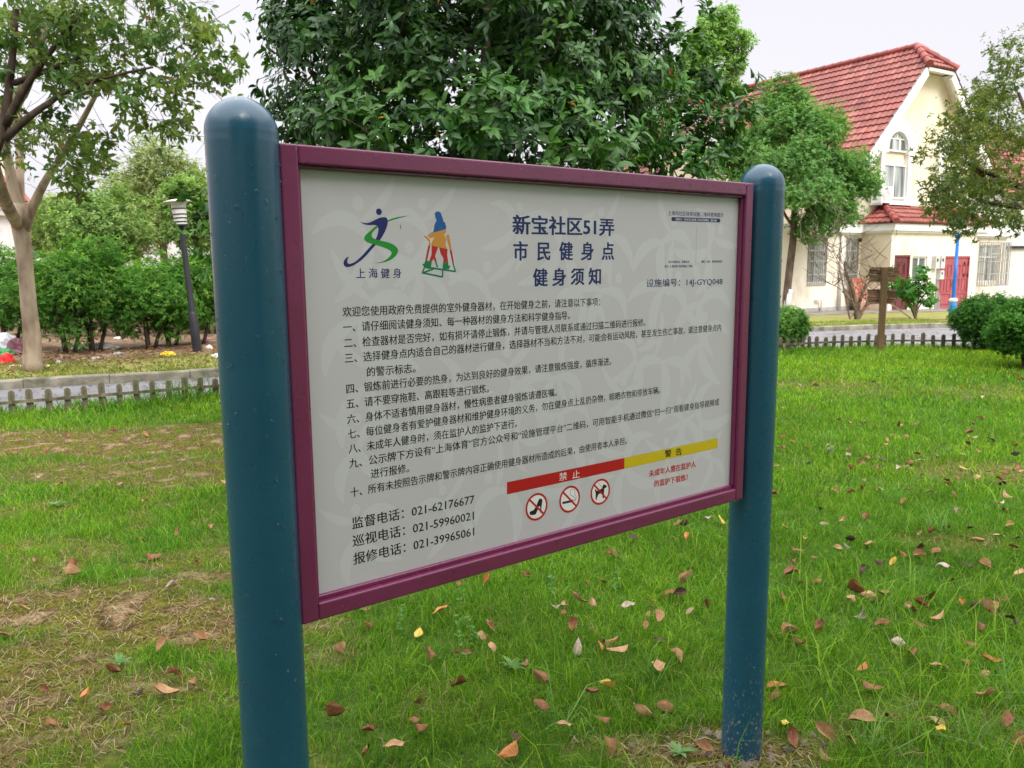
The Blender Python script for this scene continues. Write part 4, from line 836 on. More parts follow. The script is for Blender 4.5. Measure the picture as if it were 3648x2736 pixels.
# clipped bushes by the right end of the fence
CLB = 'rounded bushes by the fence on the right'
PALB = [(0.045, 0.15, 0.02), (0.06, 0.185, 0.024), (0.075, 0.22, 0.028), (0.095, 0.26, 0.034)]
def bush(b, ctr, rad, lab, pal, tops, seed, n_c=90, L=0.034):
    return round_tree('clipped_bush', lab, 'bush', b, ctr, rad, int(n_c * 1.5), 0.10, 30, 8, L * .9, 0.45, pal, m_leaf, m_bark_dark, 0.025, seed, CLB, zmin=-0.85, warp=0.09, stems=4, tops=tops, inner=0.93, fill=0.6, shell=0.3)
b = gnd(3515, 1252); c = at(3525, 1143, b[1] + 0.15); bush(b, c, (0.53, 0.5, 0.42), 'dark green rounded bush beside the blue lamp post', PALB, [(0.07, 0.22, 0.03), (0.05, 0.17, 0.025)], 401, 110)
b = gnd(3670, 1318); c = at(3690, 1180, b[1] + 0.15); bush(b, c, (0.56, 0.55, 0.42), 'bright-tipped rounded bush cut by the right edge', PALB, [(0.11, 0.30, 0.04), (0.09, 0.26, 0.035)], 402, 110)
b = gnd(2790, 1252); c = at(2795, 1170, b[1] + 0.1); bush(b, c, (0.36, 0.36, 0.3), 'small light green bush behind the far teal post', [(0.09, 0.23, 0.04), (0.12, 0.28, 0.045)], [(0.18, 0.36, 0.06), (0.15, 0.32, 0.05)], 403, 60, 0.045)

# unseen trees added behind the camera, shading the board and reflected in its posts
for x, y, hh_, rr2, sd, lab in ((4.3, -3.6, 5.0, 3.3, 501, 'unseen dense tree added behind the viewpoint, shading the notice board'), (0.2, -6.6, 5.2, 3.1, 502, 'second unseen tree added behind the viewpoint for shading, left of the first')):
    round_tree('added_shade_tree', lab, 'tree', (x, y, 0), (x, y, hh_), (rr2, rr2, 3.6), 190, 0.75, 12, 6, 0.26, 0.45, [(0.03, 0.10, 0.02), (0.04, 0.13, 0.025)], m_leaf_soft, m_bark_dark, 0.2, sd, 'unseen trees added behind the viewpoint', zmin=-0.95, ends=0.2)

# a far belt of trees that closes the horizon
r = np.random.default_rng(520); n = 170; x = -95 + 190 * r.random(n); y = 62 + 16 * r.random(n); c = np.stack([x, y, base_z(y) + 1.2 + 4.6 * r.random(n)], 1)
mb = MB(); spray(mb, r, c, 2.1, 30, 6, .75, .45, [(0.16, 0.24, 0.09), (0.20, 0.28, 0.11), (0.13, 0.21, 0.08)], up=.6); tag(mb.build('treeline', m_leaf_soft), 'far belt of trees closing the horizon behind the houses', 'trees', kind='stuff')

# ------------------------------------------------------------------ the cream house (local frame: x along the gable front, y away, unit = S metres)
O = gnd(3161, 1108); S = float(O[1] / 22.82); TH = math.radians(31.7)
house = thing('cream_house', 'two-storey cream house with red tiled clipped gable roof and red doors', 'house', O, TH)
m_wall = mat('cream_render', (0.70, 0.60, 0.44), (0.78, 0.70, 0.55), 0.9, 0.9, 0.2, 8, 0.12, 30, 0.35, 0.6)
m_wallw = mat('white_render', (0.60, 0.53, 0.42), (0.80, 0.735, 0.62), 1.6, 0.9, 0.2, 10, 0.12, 30, 0.3, 0.5, (1, 1, .45))
m_trim = mat('white_trim', (0.62, 0.60, 0.56), (0.80, 0.79, 0.77), 1.8, 0.8, 0.3, 9, 0.1, 20, 0.25, 0.5)
m_alu = mat('white_frame', (0.72, 0.72, 0.72), None, rough=0.4)
m_glass = mat('window_glass', (0.10, 0.12, 0.115), (0.42, 0.45, 0.43), 1.1, 0.08, 0.6, 2, lo=0.42, hi=0.58, stretch=(3.2, 3.2, 0.25))
m_bar = mat('grey_bars', (0.30, 0.29, 0.27), (0.42, 0.40, 0.36), 9, 0.5, 0.4)
m_door1 = mat('maroon_door', (0.125, 0.028, 0.034), (0.15, 0.034, 0.042), 4, 0.45, 0.4)
m_door2 = mat('red_door', (0.33, 0.075, 0.085), (0.40, 0.10, 0.11), 2.5, 0.5, 0.4)
m_dark = mat('dark_iron', (0.02, 0.018, 0.018), None, rough=0.5)
m_steel = mat('steel', (0.5, 0.5, 0.5), None, rough=0.35, metal=0.7)
m_pvc = mat('white_pipe', (0.68, 0.64, 0.58), (0.76, 0.73, 0.68), 3, 0.5)
m_tile = bpy.data.materials.new('roof_tile'); m_tile.use_nodes = True
_n = m_tile.node_tree; _b = _n.nodes['Principled BSDF']; _b.inputs['Roughness'].default_value = 0.55; _b.inputs['Specular IOR Level'].default_value = 0.35
_a2 = nn(_n, 'ShaderNodeAttribute', attribute_name='tint'); _no = nn(_n, 'ShaderNodeTexNoise'); _no.inputs['Scale'].default_value = 1.3; _no.inputs['Detail'].default_value = 8
_tc = nn(_n, 'ShaderNodeTexCoord'); _n.links.new(_tc.outputs['Object'], _no.inputs['Vector'])
_mr = nn(_n, 'ShaderNodeMapRange'); _mr.inputs[1].default_value = 0.3; _mr.inputs[2].default_value = 0.7; _mr.inputs[3].default_value = 0.72; _mr.inputs[4].default_value = 1.15; _n.links.new(_no.outputs[0], _mr.inputs[0])
_vm = nn(_n, 'ShaderNodeVectorMath', operation='SCALE'); _n.links.new(_a2.outputs['Color'], _vm.inputs[0]); _n.links.new(_mr.outputs[0], _vm.inputs['Scale']); _n.links.new(_vm.outputs[0], _b.inputs['Base Color'])

class HB(MB):
    def build(self, name, m, parent=house, origin=None, smooth=False):
        self.V = [v * S for v in self.V]; return MB.build(self, name, m, parent, origin, smooth)
def holed(mb, x0, x1, z0, z1, y, holes, depth=0.1):
    """front wall in the plane y with openings (x0, x1, z0, z1); reveals run back by depth"""
    xs_ = sorted({x0, x1, *[h[0] for h in holes], *[h[1] for h in holes]}); zs_ = sorted({z0, z1, *[h[2] for h in holes], *[h[3] for h in holes]})
    for i in range(len(xs_) - 1):
        for j in range(len(zs_) - 1):
            a, b, c, d = xs_[i], xs_[i + 1], zs_[j], zs_[j + 1]; mx, mz = (a + b) / 2, (c + d) / 2
            if any(h[0] < mx < h[1] and h[2] < mz < h[3] for h in holes): continue
            mb.add([(a, y, c), (b, y, c), (b, y, d), (a, y, d)], [(0, 1, 2, 3)])
    for a, b, c, d in holes:
        mb.add([(a, y, c), (b, y, c), (b, y, d), (a, y, d), (a, y + depth, c), (b, y + depth, c), (b, y + depth, d), (a, y + depth, d)], [(0, 4, 5, 1), (1, 5, 6, 2), (2, 6, 7, 3), (3, 7, 4, 0)])
    return mb
RZ0 = 7.75; RX = 2.85; SL = 1.07
def zr(x): return RZ0 - SL * abs(x - RX)
# walls
mb = HB()
gx0, gx1 = 0.28, 5.42
gp = [(gx0, -0.1), (gx1, -0.1), (gx1, zr(gx1) - 0.08), (3.55, zr(3.55) - 0.08), (2.15, zr(2.15) - 0.08), (gx0, zr(gx0) - 0.08)]
mb.faces([(p[0], 1.0, p[1]) for p in gp], [list(range(6))])
mb.add([(gx0, 1.0, -.1), (gx0, 12, -.1), (gx0, 12, zr(gx0) - .08), (gx0, 1.0, zr(gx0) - .08)], [(0, 3, 2, 1)]).add([(gx1, 1.0, -.1), (gx1, 12, -.1), (gx1, 12, zr(gx1) - .08), (gx1, 1.0, zr(gx1) - .08)], [(0, 1, 2, 3)])
mb.faces([(p[0], 12.0, p[1]) for p in [(gx0, -.1), (gx1, -.1), (gx1, zr(gx1) - .08), (RX, RZ0 - .08), (gx0, zr(gx0) - .08)]], [[4, 3, 2, 1, 0]])
# wing on the far left side
mb.faces([(-1.8, p[0], p[1]) for p in [(4.6, -.1), (7.4, -.1), (7.4, 5.0), (6.0, 6.35), (4.6, 5.0)]], [[4, 3, 2, 1, 0]]); mb.add([(-1.8, 4.6, -.1), (gx0, 4.6, -.1), (gx0, 4.6, 4.95), (-1.8, 4.6, 4.95)], [(0, 1, 2, 3)])
mb.build('wall', m_wall)
mb = HB(); W1, W2 = (-2.32, -1.51, 0.79, 2.05), (-0.69, -0.11, 0.78, 2.04)
holed(mb, -3.0, 0.0, -.2, 2.16, 0.95, [W1, W2], 0.09); mb.add([(-3, .95, -.2), (-3, 4.6, -.2), (-3, 4.6, 2.16), (-3, .95, 2.16)], [(0, 3, 2, 1)]); mb.add([(-3, 4.6, -.2), (-1.8, 4.6, -.2), (-1.8, 4.6, 2.16), (-3, 4.6, 2.16)], [(3, 2, 1, 0)])
mb.build('side_wing_wall', m_wallw)
mb = HB(); D1, PW, D2 = (0.19, 0.94, -0.02, 1.56), (1.05, 1.78, 0.76, 1.52), (2.45, 4.03, -0.06, 1.53)
holed(mb, 0.0, 4.3, -.2, 2.2, 0.0, [D1, PW, D2], 0.07); mb.add([(4.3, 0, -.2), (4.3, .95, -.2), (4.3, .95, 2.2), (4.3, 0, 2.2)], [(0, 1, 2, 3)]); mb.build('porch_wall', m_wallw)
HB().add([(0, 0, -.2), (0, .95, -.2), (0, .95, 2.2), (0, 0, 2.2)], [(3, 2, 1, 0)]).build('porch_side_wall', m_wall)  # shading of the porch side put into its colour by the darker cream
mb = HB(); W3 = (6.3, 7.5, 0.67, 1.9); holed(mb, 4.3, 7.9, -.25, 2.16, 0.95, [W3], 0.09); mb.add([(7.9, .95, -.25), (7.9, 4, -.25), (7.9, 4, 2.16), (7.9, .95, 2.16)], [(0, 1, 2, 3)]); mb.add([(7.9, 4, -.25), (5.42, 4, -.25), (5.42, 4, 2.16), (7.9, 4, 2.16)], [(0, 1, 2, 3)]); mb.build('bay_wall', m_wallw)
# plinth
HB().box((-3.02, .925, -.3), (-.001, .949, .12)).build('plinth', mat('grey_plinth', (0.33, 0.31, 0.28), (0.45, 0.42, 0.38), 4, 0.9))
# cornices and flat roofs
mb = HB(); mb.box((-3.12, .80, 2.2), (-.101, 4.62, 2.42)).box((-3.06, .87, 2.14), (-.101, 4.61, 2.199)).box((-.1, -.14, 2.24), (4.79, 1.0, 2.43)).box((-.05, -.08, 2.18), (4.74, .94, 2.239)).box((4.85, .80, 2.18), (8.05, 4.1, 2.40)).box((4.85, .87, 2.12), (7.98, 4.05, 2.179)); mb.build('cornice', m_trim)
# tiles
TR = np.random.default_rng(50)
def tiles(mb, eave0, eave1, top0, top1, course=0.29, tw=0.175, lift=0.045, amp=0.028, cut=None):
    """courses of rounded tiles over a sloping four-sided face; eave0->eave1 is the eave, top0->top1 the upper edge"""
    e0, e1, t0, t1 = (np.asarray(p, float) for p in (eave0, eave1, top0, top1)); U = unit(e1 - e0)
    nrm = np.cross(U, (t0 + t1) / 2 - (e0 + e1) / 2); nrm /= np.linalg.norm(nrm)
    V = np.cross(nrm, U); H = float(((t0 + t1) / 2 - e0).dot(V)); n = max(1, int(round(H / course))); L = lambda f: (e0 * (1 - f) + t0 * f - e0).dot(U); Rr = lambda f: (e1 * (1 - f) + t1 * f - e0).dot(U)
    for i in range(n):
        fa, fb = i / n, min(1.0, (i + 1.12) / n); fm = min(1, (i + 0.5) / n); l, r_ = (L(fm), Rr(fm)) if cut is None else cut(fm, L(fm), Rr(fm))
        k0, k1 = math.floor(l / tw * 6), math.ceil(r_ / tw * 6); us = np.clip(np.arange(k0, k1 + 1) / 6 * tw, l, r_)
        off = 0 if i % 1 == 0 else tw / 2
        wv = amp * np.abs(np.cos(np.pi * (us + off) / tw)) ** 0.8
        lo = e0 + us[:, None] * U + V * fa * H + nrm * (wv + lift)[:, None]; hi = e0 + us[:, None] * U + V * fb * H + nrm * (wv + 0.004)[:, None]; bt = e0 + us[:, None] * U + V * (fa * H + 0.004) + nrm * 0.0
        m = len(us); tid = np.floor(us / tw + 0.5).astype(int); pal = np.array([(0.24, 0.068, 0.055), (0.28, 0.08, 0.064), (0.215, 0.058, 0.048), (0.32, 0.108, 0.085), (0.26, 0.072, 0.058)])
        c = pal[(tid * 7919 + i * 104729 + (tid * tid * 31 + i * 17) % 11) % 5] * (0.92 + 0.16 * TR.random((m, 1)))
        q = np.arange(m - 1)
        mb.add(np.concatenate([lo, hi, bt]), np.concatenate([np.stack([q, q + 1, q + m + 1, q + m], 1), np.stack([q + 2 * m, q + 2 * m + 1, q + 1, q], 1)]), np.concatenate([c, c, c * 0.8]))
def caps(mb, a, b, rad=0.1, seg=0.33):
    a, b = np.asarray(a, float), np.asarray(b, float); L = np.linalg.norm(b - a); n = max(1, int(round(L / seg))); d = (b - a) / L
    for i in range(n):
        p = a + d * (L * i / n); q_ = a + d * (L * (i + 1.1) / n); n0 = mb.n; m0 = len(mb.V)
        mb.tube([p, p + (q_ - p) * .05, q_], [rad * 1.12, rad * 1.15, rad * 0.92], 10); mb.C.append(np.tile(np.array([0.31, 0.072, 0.06]) * TR.uniform(.85, 1.1), (mb.n - n0, 1)))
ZE = zr(-0.28); BR = 2.15; ZBK = zr(BR); FR = 0.62; fbk = (ZBK - ZE) / (RZ0 - ZE); YH = 1.45
def cutl(f, l, r_):
    return (l + (YH - FR) * max(0, (f - fbk) / (1 - fbk)), r_)
mb = HB()
def cutL(f, l, r_): s = (YH - FR) * max(0, (f - fbk) / (1 - fbk)); return (l, r_ - s)
tiles(mb, (-0.28, 12.2, ZE), (-0.28, FR, ZE), (RX, 12.2, RZ0), (RX, FR, RZ0), cut=cutL)
def cutR(f, l, r_): s = (YH - FR) * max(0, (f - fbk) / (1 - fbk)); return (l + s, r_)
tiles(mb, (5.98, FR, ZE), (5.98, 12.2, ZE), (RX, FR, RZ0), (RX, 12.2, RZ0), cut=cutR)
tiles(mb, (BR - .03, FR - .06, ZBK - .02), (2 * RX - BR + .03, FR - .06, ZBK - .02), (RX - .01, YH, RZ0), (RX + .01, YH, RZ0), course=0.28)
caps(mb, (RX, YH - .05, RZ0 + .06), (RX, 12.2, RZ0 + .06), 0.085); caps(mb, (BR - .02, FR - .08, ZBK + .04), (RX, YH, RZ0 + .07), 0.10); caps(mb, (2 * RX - BR + .02, FR - .08, ZBK + .04), (RX, YH, RZ0 + .07), 0.10)
# wing roof and porch roof
tiles(mb, (-2.05, 4.35, 4.80), (1.3, 4.35, 4.80), (-2.05, 6.0, 6.45), (1.75, 6.0, 6.45)); tiles(mb, (1.3, 7.65, 4.80), (-2.05, 7.65, 4.80), (1.75, 6.0, 6.45), (-2.05, 6.0, 6.45)); caps(mb, (-2.05, 6.0, 6.5), (1.75, 6.0, 6.5), 0.085)
tiles(mb, (-.16, -.2, 2.44), (4.85, -.2, 2.44), (.95, .98, 3.02), (3.75, .98, 3.02), course=0.30); tiles(mb, (-.16, .98, 2.44), (-.16, -.2, 2.44), (.95, .985, 3.02), (.95, .98, 3.02), course=0.30); tiles(mb, (4.85, -.2, 2.44), (4.85, .98, 2.44), (3.75, .98, 3.02), (3.75, .985, 3.02), course=0.30)
caps(mb, (-.2, -.24, 2.49), (.95, .98, 3.07), 0.085); caps(mb, (4.89, -.24, 2.49), (3.75, .98, 3.07), 0.085)
mb.build('roof', m_tile)
# rake boards, soffit, clipped-gable fascia
mb = HB(); t_ = 0.34
for s in (1, -1):
    X_ = lambda x: x if s == 1 else 2 * RX - x
    pl = [(X_(-.30), ZE - .03), (X_(BR), ZBK - .03), (X_(BR + .12), ZBK - .03 - t_ + .12), (X_(-.30), ZE - .03 - t_ - .12)]
    if s == 1: pl = pl[::-1]
    mb.prism(pl, FR, FR + .09)
    mb.build('bargeboard', m_trim); mb = HB()
    mb.add([(X_(-.2), FR + .09, ZE - .02), (X_(BR), FR + .09, ZBK - .10), (X_(BR), 1.0, ZBK - .10), (X_(-.2), 1.0, ZE - .02)], [(0, 1, 2, 3)]); mb.build('soffit', m_trim); mb = HB()
mb.box((BR + .05, FR - .03, ZBK - .13), (2 * RX - BR - .05, FR + .05, ZBK - .035)); mb.add([(BR, FR, ZBK - .06), (2 * RX - BR, FR, ZBK - .06), (2 * RX - BR, 1, ZBK - .06), (BR, 1, ZBK - .06)], [(0, 1, 2, 3)])
mb.build('soffit', m_trim); mb = HB(); mb.box((-2.08, 4.28, 4.35), (-1.98, 4.55, 4.85))
for a_, b_ in (((4.35, 4.78), (6.0, 6.43)), ((7.65, 4.78), (6.0, 6.43))):
    mb.faces([(-2.06, a_[0], a_[1]), (-2.06, b_[0], b_[1]), (-2.06, b_[0], b_[1] - .32), (-2.06, a_[0], a_[1] - .32), (-1.96, a_[0], a_[1]), (-1.96, b_[0], b_[1]), (-1.96, b_[0], b_[1] - .32), (-1.96, a_[0], a_[1] - .32)], [[0, 1, 2, 3], [7, 6, 5, 4], [3, 2, 6, 7], [0, 4, 5, 1]])
mb.build('bargeboard', m_trim)
# gable windows: arch over a casement, twice
def win(x0, x1, z0, z1, y, cols=2, split=None, dep=0.05, parent=house, fr=0.045, name='window'):
    f = HB(); f.box((x0, y, z0), (x0 + fr, y + dep, z1)).box((x1 - fr, y, z0), (x1, y + dep, z1)).box((x0 + fr, y, z0), (x1 - fr, y + dep, z0 + fr)).box((x0 + fr, y, z1 - fr), (x1 - fr, y + dep, z1))
    for i in range(1, cols):
        xc = x0 + (x1 - x0) * i / cols; f.box((xc - fr * .6, y + .004, z0 + fr), (xc + fr * .6, y + dep, z1 - fr))
    if split: f.box((x0 + fr, y + .002, split - fr * .5), (x1 - fr, y + dep, split + fr * .5))
    o = f.build(name, m_alu, parent)
    HB().box((x0 + fr * .5, y + dep * .6, z0 + fr * .5), (x1 - fr * .5, y + dep * .9, z1 - fr * .5)).build('pane', m_glass, o)
    return o
for cxg in (1.40, 2 * RX - 1.40):
    Rg, Ri, zs = 0.80, 0.47, 4.66; a = np.linspace(0, math.pi, 25)
    pts = [(cxg + Rg, zs - .1)] + [(cxg + Rg * math.cos(t), zs + Rg * math.sin(t)) for t in a] + [(cxg - Rg, zs - .1), (cxg - Ri, zs - .1)] + [(cxg + Ri * math.cos(t), zs + Ri * math.sin(t)) for t in a[::-1]] + [(cxg + Ri, zs - .1)]
    f = HB(); y0, y1 = 0.86, 0.999; n = len(a)
    oo = [(cxg + Rg, zs - .1)] + [(cxg + Rg * math.cos(t), zs + Rg * math.sin(t)) for t in a] + [(cxg - Rg, zs - .1)]; ii = [(cxg + Ri, zs - .1)] + [(cxg + Ri * math.cos(t), zs + Ri * math.sin(t)) for t in a] + [(cxg - Ri, zs - .1)]
    m_ = len(oo); v = [(p[0], y0, p[1]) for p in oo] + [(p[0], y0, p[1]) for p in ii] + [(p[0], y1, p[1]) for p in oo] + [(p[0], y1, p[1]) for p in ii]; fl = []
    for j in range(m_ - 1): fl += [(j + 1, j, m_ + j, m_ + j + 1), (j, j + 1, 2 * m_ + j + 1, 2 * m_ + j), (m_ + j + 1, m_ + j, 3 * m_ + j, 3 * m_ + j + 1)]
    f.add(v, fl); f.box((cxg - Rg, y0, zs - .15), (cxg - Ri, y1, zs - .1005)).box((cxg + Ri, y0, zs - .15), (cxg + Rg, y1, zs - .1005))
    f.build('arch_surround', m_trim)
    f = HB(); k = 0.035
    for j in range(24): f.prism([(cxg + (Ri - .002) * math.cos(a[j]), zs + (Ri - .002) * math.sin(a[j])), (cxg + (Ri - .002) * math.cos(a[j + 1]), zs + (Ri - .002) * math.sin(a[j + 1])), (cxg + (Ri - k) * math.cos(a[j + 1]), zs + (Ri - k) * math.sin(a[j + 1])), (cxg + (Ri - k) * math.cos(a[j]), zs + (Ri - k) * math.sin(a[j]))][::-1], .93, .97)
    f.box((cxg - Ri + .002, .93, zs - .1), (cxg + Ri - .002, .97, zs - .05)).box((cxg - .2, .935, zs - .05), (cxg - .17, .97, zs + .25)).box((cxg + .13, .935, zs - .05), (cxg + .17, .97, zs + .25)).box((cxg - Ri + .07, .932, zs + .25), (cxg + Ri - .07, .97, zs + .28)).box((cxg - .03, .936, zs + .28), (cxg - .0, .97, zs + Ri - .03))
    f.box((cxg - .16, .92, zs - .04), (cxg - .12, .95, zs + .24)).box((cxg + .08, .92, zs - .04), (cxg + .12, .95, zs + .24))
    wo = f.build('arched_window', m_alu)
    g = HB(); g.prism([(cxg + Ri * math.cos(t) * .97, zs + Ri * math.sin(t) * .97) for t in a][::1] + [(cxg - Ri * .97, zs - .09), (cxg + Ri * .97, zs - .09)], .958, .965); g.build('pane', m_glass, wo)
    x0, x1, z0, z1 = cxg - .62, cxg + .52, 3.22, 4.2
    win(x0, x1, z0, z1, .93, 2)
    f = HB(); f.box((cxg - .80, .86, 3.14), (x0 - .001, .999, zs - .151)).box((x1 + .001, .86, 3.14), (cxg + .70, .999, zs - .151)); f.box((cxg - .86, .78, 3.03), (cxg + .76, .999, 3.1395)); f.build('window_surround', m_trim)
# barred windows
def bars(o, x0, x1, z0, z1, y, n, rails):
    f = HB()
    for i in range(n): xb = x0 + (x1 - x0) * i / (n - 1); f.box((xb - .009, y - .009, z0), (xb + .009, y + .009, z1))
    for z in rails: f.box((x0 - .02, y - .014, z - .014), (x1 + .02, y - .0095, z + .014))
    return f
for (x0, x1, z0, z1), n in ((W1, 11), (W2, 9)):
    o = win(x0 + .005, x1 - .005, z0 + .005, z1 - .005, 1.0, 2, split=z0 + .8 * (z1 - z0) - .1); bars(o, x0 + .02, x1 - .02, z0 - .05, z1 + .03, .93, n, [z0 - .03, z0 + .25, z0 + .62, z0 + .92, z1 + .02]).build('security_bars', m_bar, o)
o = win(6.305, 7.495, .675, 1.895, 1.0, 3, split=1.5); f = HB(); yb = .62
for i in range(14): xb = 6.25 + 1.3 * i / 13; f.box((xb - .009, yb - .009, .55), (xb + .009, yb + .009, 1.98))
for i in range(4): yq = yb + .08 + i * .08; f.box((6.24, yq - .009, .55), (6.258, yq + .009, 1.98)); f.box((7.542, yq - .009, .55), (7.56, yq + .009, 1.98))
for z in (.56, .95, 1.35, 1.6, 1.97): f.box((6.23, yb - .014, z - .014), (7.57, yb - .0095, z + .014)); f.box((6.23, yb, z - .013), (6.2395, .949, z + .013)); f.box((7.5605, yb, z - .013), (7.57, .949, z + .013))
f.build('security_bars', m_bar, o)
win(PW[0] + .005, PW[1] - .005, PW[2] + .005, PW[3] - .005, .04, 2); HB().box((1.0, -.03, .70), (1.83, .05, .755)).build('window_sill', m_trim)
# doors
def door(name, x0, x1, z0, z1, y, m, leaves_, panels, lab=None):
    o = HB().box((x0, y, z0), (x1, y + .04, z1)).build(name, m); k_ = (x1 - x0) / leaves_
    f = HB(); f.box((x0, y - .03, z0), (x0 + .05, y - .0005, z1)).box((x1 - .05, y - .03, z0), (x1, y - .0005, z1)).box((x0 + .05, y - .03, z1 - .05), (x1 - .05, y - .0005, z1)); f.build('door_frame', m, o)
    for i in range(leaves_):
        f = HB()
        for (u0, u1, w0, w1) in panels:
            a0, a1 = x0 + k_ * (i + u0), x0 + k_ * (i + u1); b0, b1 = z0 + (z1 - z0) * w0, z0 + (z1 - z0) * w1; e_ = .018
            f.box((a0, y - .018, b0), (a1, y - .0005, b0 + e_)).box((a0, y - .018, b1 - e_), (a1, y - .0005, b1)).box((a0, y - .018, b0 + e_), (a0 + e_, y - .0005, b1 - e_)).box((a1 - e_, y - .018, b0 + e_), (a1, y - .0005, b1 - e_))
        f.build('door_panel', m, o)
    return o
door('maroon_door', D1[0], D1[1], D1[2], D1[3], .035, m_door1, 1, [(.27, .75, .62, .88), (.36, .66, .67, .84), (.27, .75, .33, .58), (.27, .75, .08, .29)], 'dark')
o = door('double_door', D2[0], D2[1], D2[2], D2[3], .035, m_door2, 2, [(.16, .42, .62, .84), (.58, .84, .62, .84), (.16, .42, .34, .58), (.58, .84, .34, .58), (.16, .84, .10, .30)])
HB().box((3.20, -.02, .62), (3.24, .03, .83)).box((3.205, -.05, .72), (3.235, -.02, .75)).box((3.10, -.055, .725), (3.20, -.035, .745)).build('handle', m_steel, o)
f = HB()
for x in (2.56, 3.78, 3.98):
    for z in (.12, .95, 1.30): HB().box((x - .014, .005, z - .05), (x + .014, .034, z + .05)).build('hinge', m_dark, o)
# pipes and rail
HB().tube([(-.93, .90, -.1), (-.93, .90, 2.13)], .045, 10).build('downpipe', m_pvc, smooth=True)
HB().tube([(-1.95, .95, .30), (-1.95, .86, .34), (-1.76, .86, .33), (-1.75, .86, .28), (-1.75, .86, -.1)], .03, 8).build('gas_pipe', m_pvc, smooth=True)
f = HB(); f.box((5.5, .82, 2.401), (8.0, .98, 2.46)).box((5.5, .82, 2.88), (8.0, .98, 2.98)).box((7.86, .80, 2.4605), (8.02, 1.0, 2.8795))
for x in np.arange(5.7, 7.8, .24): f.lathe([(.05, 2.4605), (.03, 2.5), (.06, 2.6), (.07, 2.66), (.035, 2.74), (.03, 2.8), (.05, 2.8795)], 10, (x, .9, 0))
f.build('balustrade', m_trim)
def loc(x, y, z): return O + S * (x * np.array([math.cos(TH), math.sin(TH), 0]) + y * np.array([-math.sin(TH), math.cos(TH), 0])) + np.array([0, 0, z * S])
def fixed(name, label, cat, x, y, z, group=None): return thing(name, label, cat, loc(x, y, z), TH, group)
# things fixed to or leaning on the house
t = fixed('air_conditioner', 'white outdoor air-conditioner unit on the wall beside the upper window', 'air conditioner', .52, .80, 3.05)
HB().box((-.22, -.2, 0), (.30, .12, .46)).build('casing', mat('white_metal', (0.66, 0.66, 0.65), (0.74, 0.74, 0.73), 4, 0.5), t)
f = HB(); yv = -.2035
for rr_ in (.19, .15, .11, .07): a = np.linspace(0, 2 * np.pi, 24, endpoint=False); o_ = [(.0 + rr_ * math.cos(q), yv, .23 + rr_ * math.sin(q)) for q in a] + [(.0 + (rr_ - .014) * math.cos(q), yv, .23 + (rr_ - .014) * math.sin(q)) for q in a]; f.add(o_, [(j, (j + 1) % 24, 24 + (j + 1) % 24, 24 + j) for j in range(24)])
f.build('fan_grille', m_bar, t); HB().box((-.18, -.19, -.05), (-.14, .199, -.001)).box((.22, -.19, -.05), (.26, .199, -.001)).build('bracket', m_trim, t)
m_box = mat('meter_grey', (0.50, 0.50, 0.49), (0.60, 0.60, 0.58), 5, 0.5)
for (x, z, h, wd, lab) in ((2.0, 1.17, .36, .20, 'grey meter box on the porch wall, left of the upper pair'), (2.27, 1.17, .36, .20, 'grey meter box on the porch wall next to the red double door'), (2.27, .85, .26, .20, 'lower meter box under the upper pair, beside the red door')):
    t = fixed('meter_box', lab, 'meter box', x, -.002, z, 'electricity meter boxes on the porch wall'); HB().box((0, -.13, 0), (wd, -.001, h)).build('casing', m_box, t); HB().box((.05, -.134, h * .55), (.12, -.1305, h * .8)).build('glass_slot', m_dark, t)
t = fixed('conduit', 'grey metal conduits running down from the meter boxes to the ground', 'pipe', 2.3, -.03, -.1); HB().tube([(0, 0, -.05), (0, 0, .93)], .022, 8).tube([(.06, 0, -.05), (.06, 0, .93)], .022, 8).tube([(.11, -.02, -.05), (.11, -.02, .5)], .03, 8).build('pipes', m_steel, t)
for x, lab in ((-2.55, 'dark round camera under the cornice left of the first barred window'), (-.25, 'dark round camera under the cornice above the second barred window')):
    t = fixed('security_camera', lab, 'camera', x, .93, 2.0); HB().lathe([(.0, -.06), (.04, -.045), (.055, 0), (.05, .04), (.0, .06)], 12, (0, -.12, 0)).build('dome', m_dark, t, smooth=True); HB().box((-.015, -.09, -.012), (.015, .019, .012)).build('arm', m_bar, t)
t = fixed('stone_slab', 'reddish marble-patterned slab leaning against the porch wall', 'slab', -.55, .55, -.06)
_R = Matrix.Rotation(math.radians(-14), 3, 'X')
HB().box((0, 0, 0), (.84, .05, 1.0), R=np.array(_R)).build('slab', mat('red_marble', (0.36, 0.11, 0.06), (0.52, 0.24, 0.16), 5, 0.5, 0.4, 12, lo=0.4, hi=0.62, stretch=(1, 1, .35)), t)
t = fixed('wooden_plank', 'dark weathered plank leaning on the wall beside the downpipe', 'plank', -.62, .40, -.08); HB().box((-.05, -.02, 0), (.05, .02, .85), R=np.array(Matrix.Rotation(math.radians(-32), 3, 'Y')) @ np.array(Matrix.Rotation(math.radians(-20), 3, 'X'))).build('board', mat('old_plank', (0.10, 0.085, 0.05), (0.17, 0.14, 0.09), 9, 0.9, stretch=(1, 1, .2)), t)
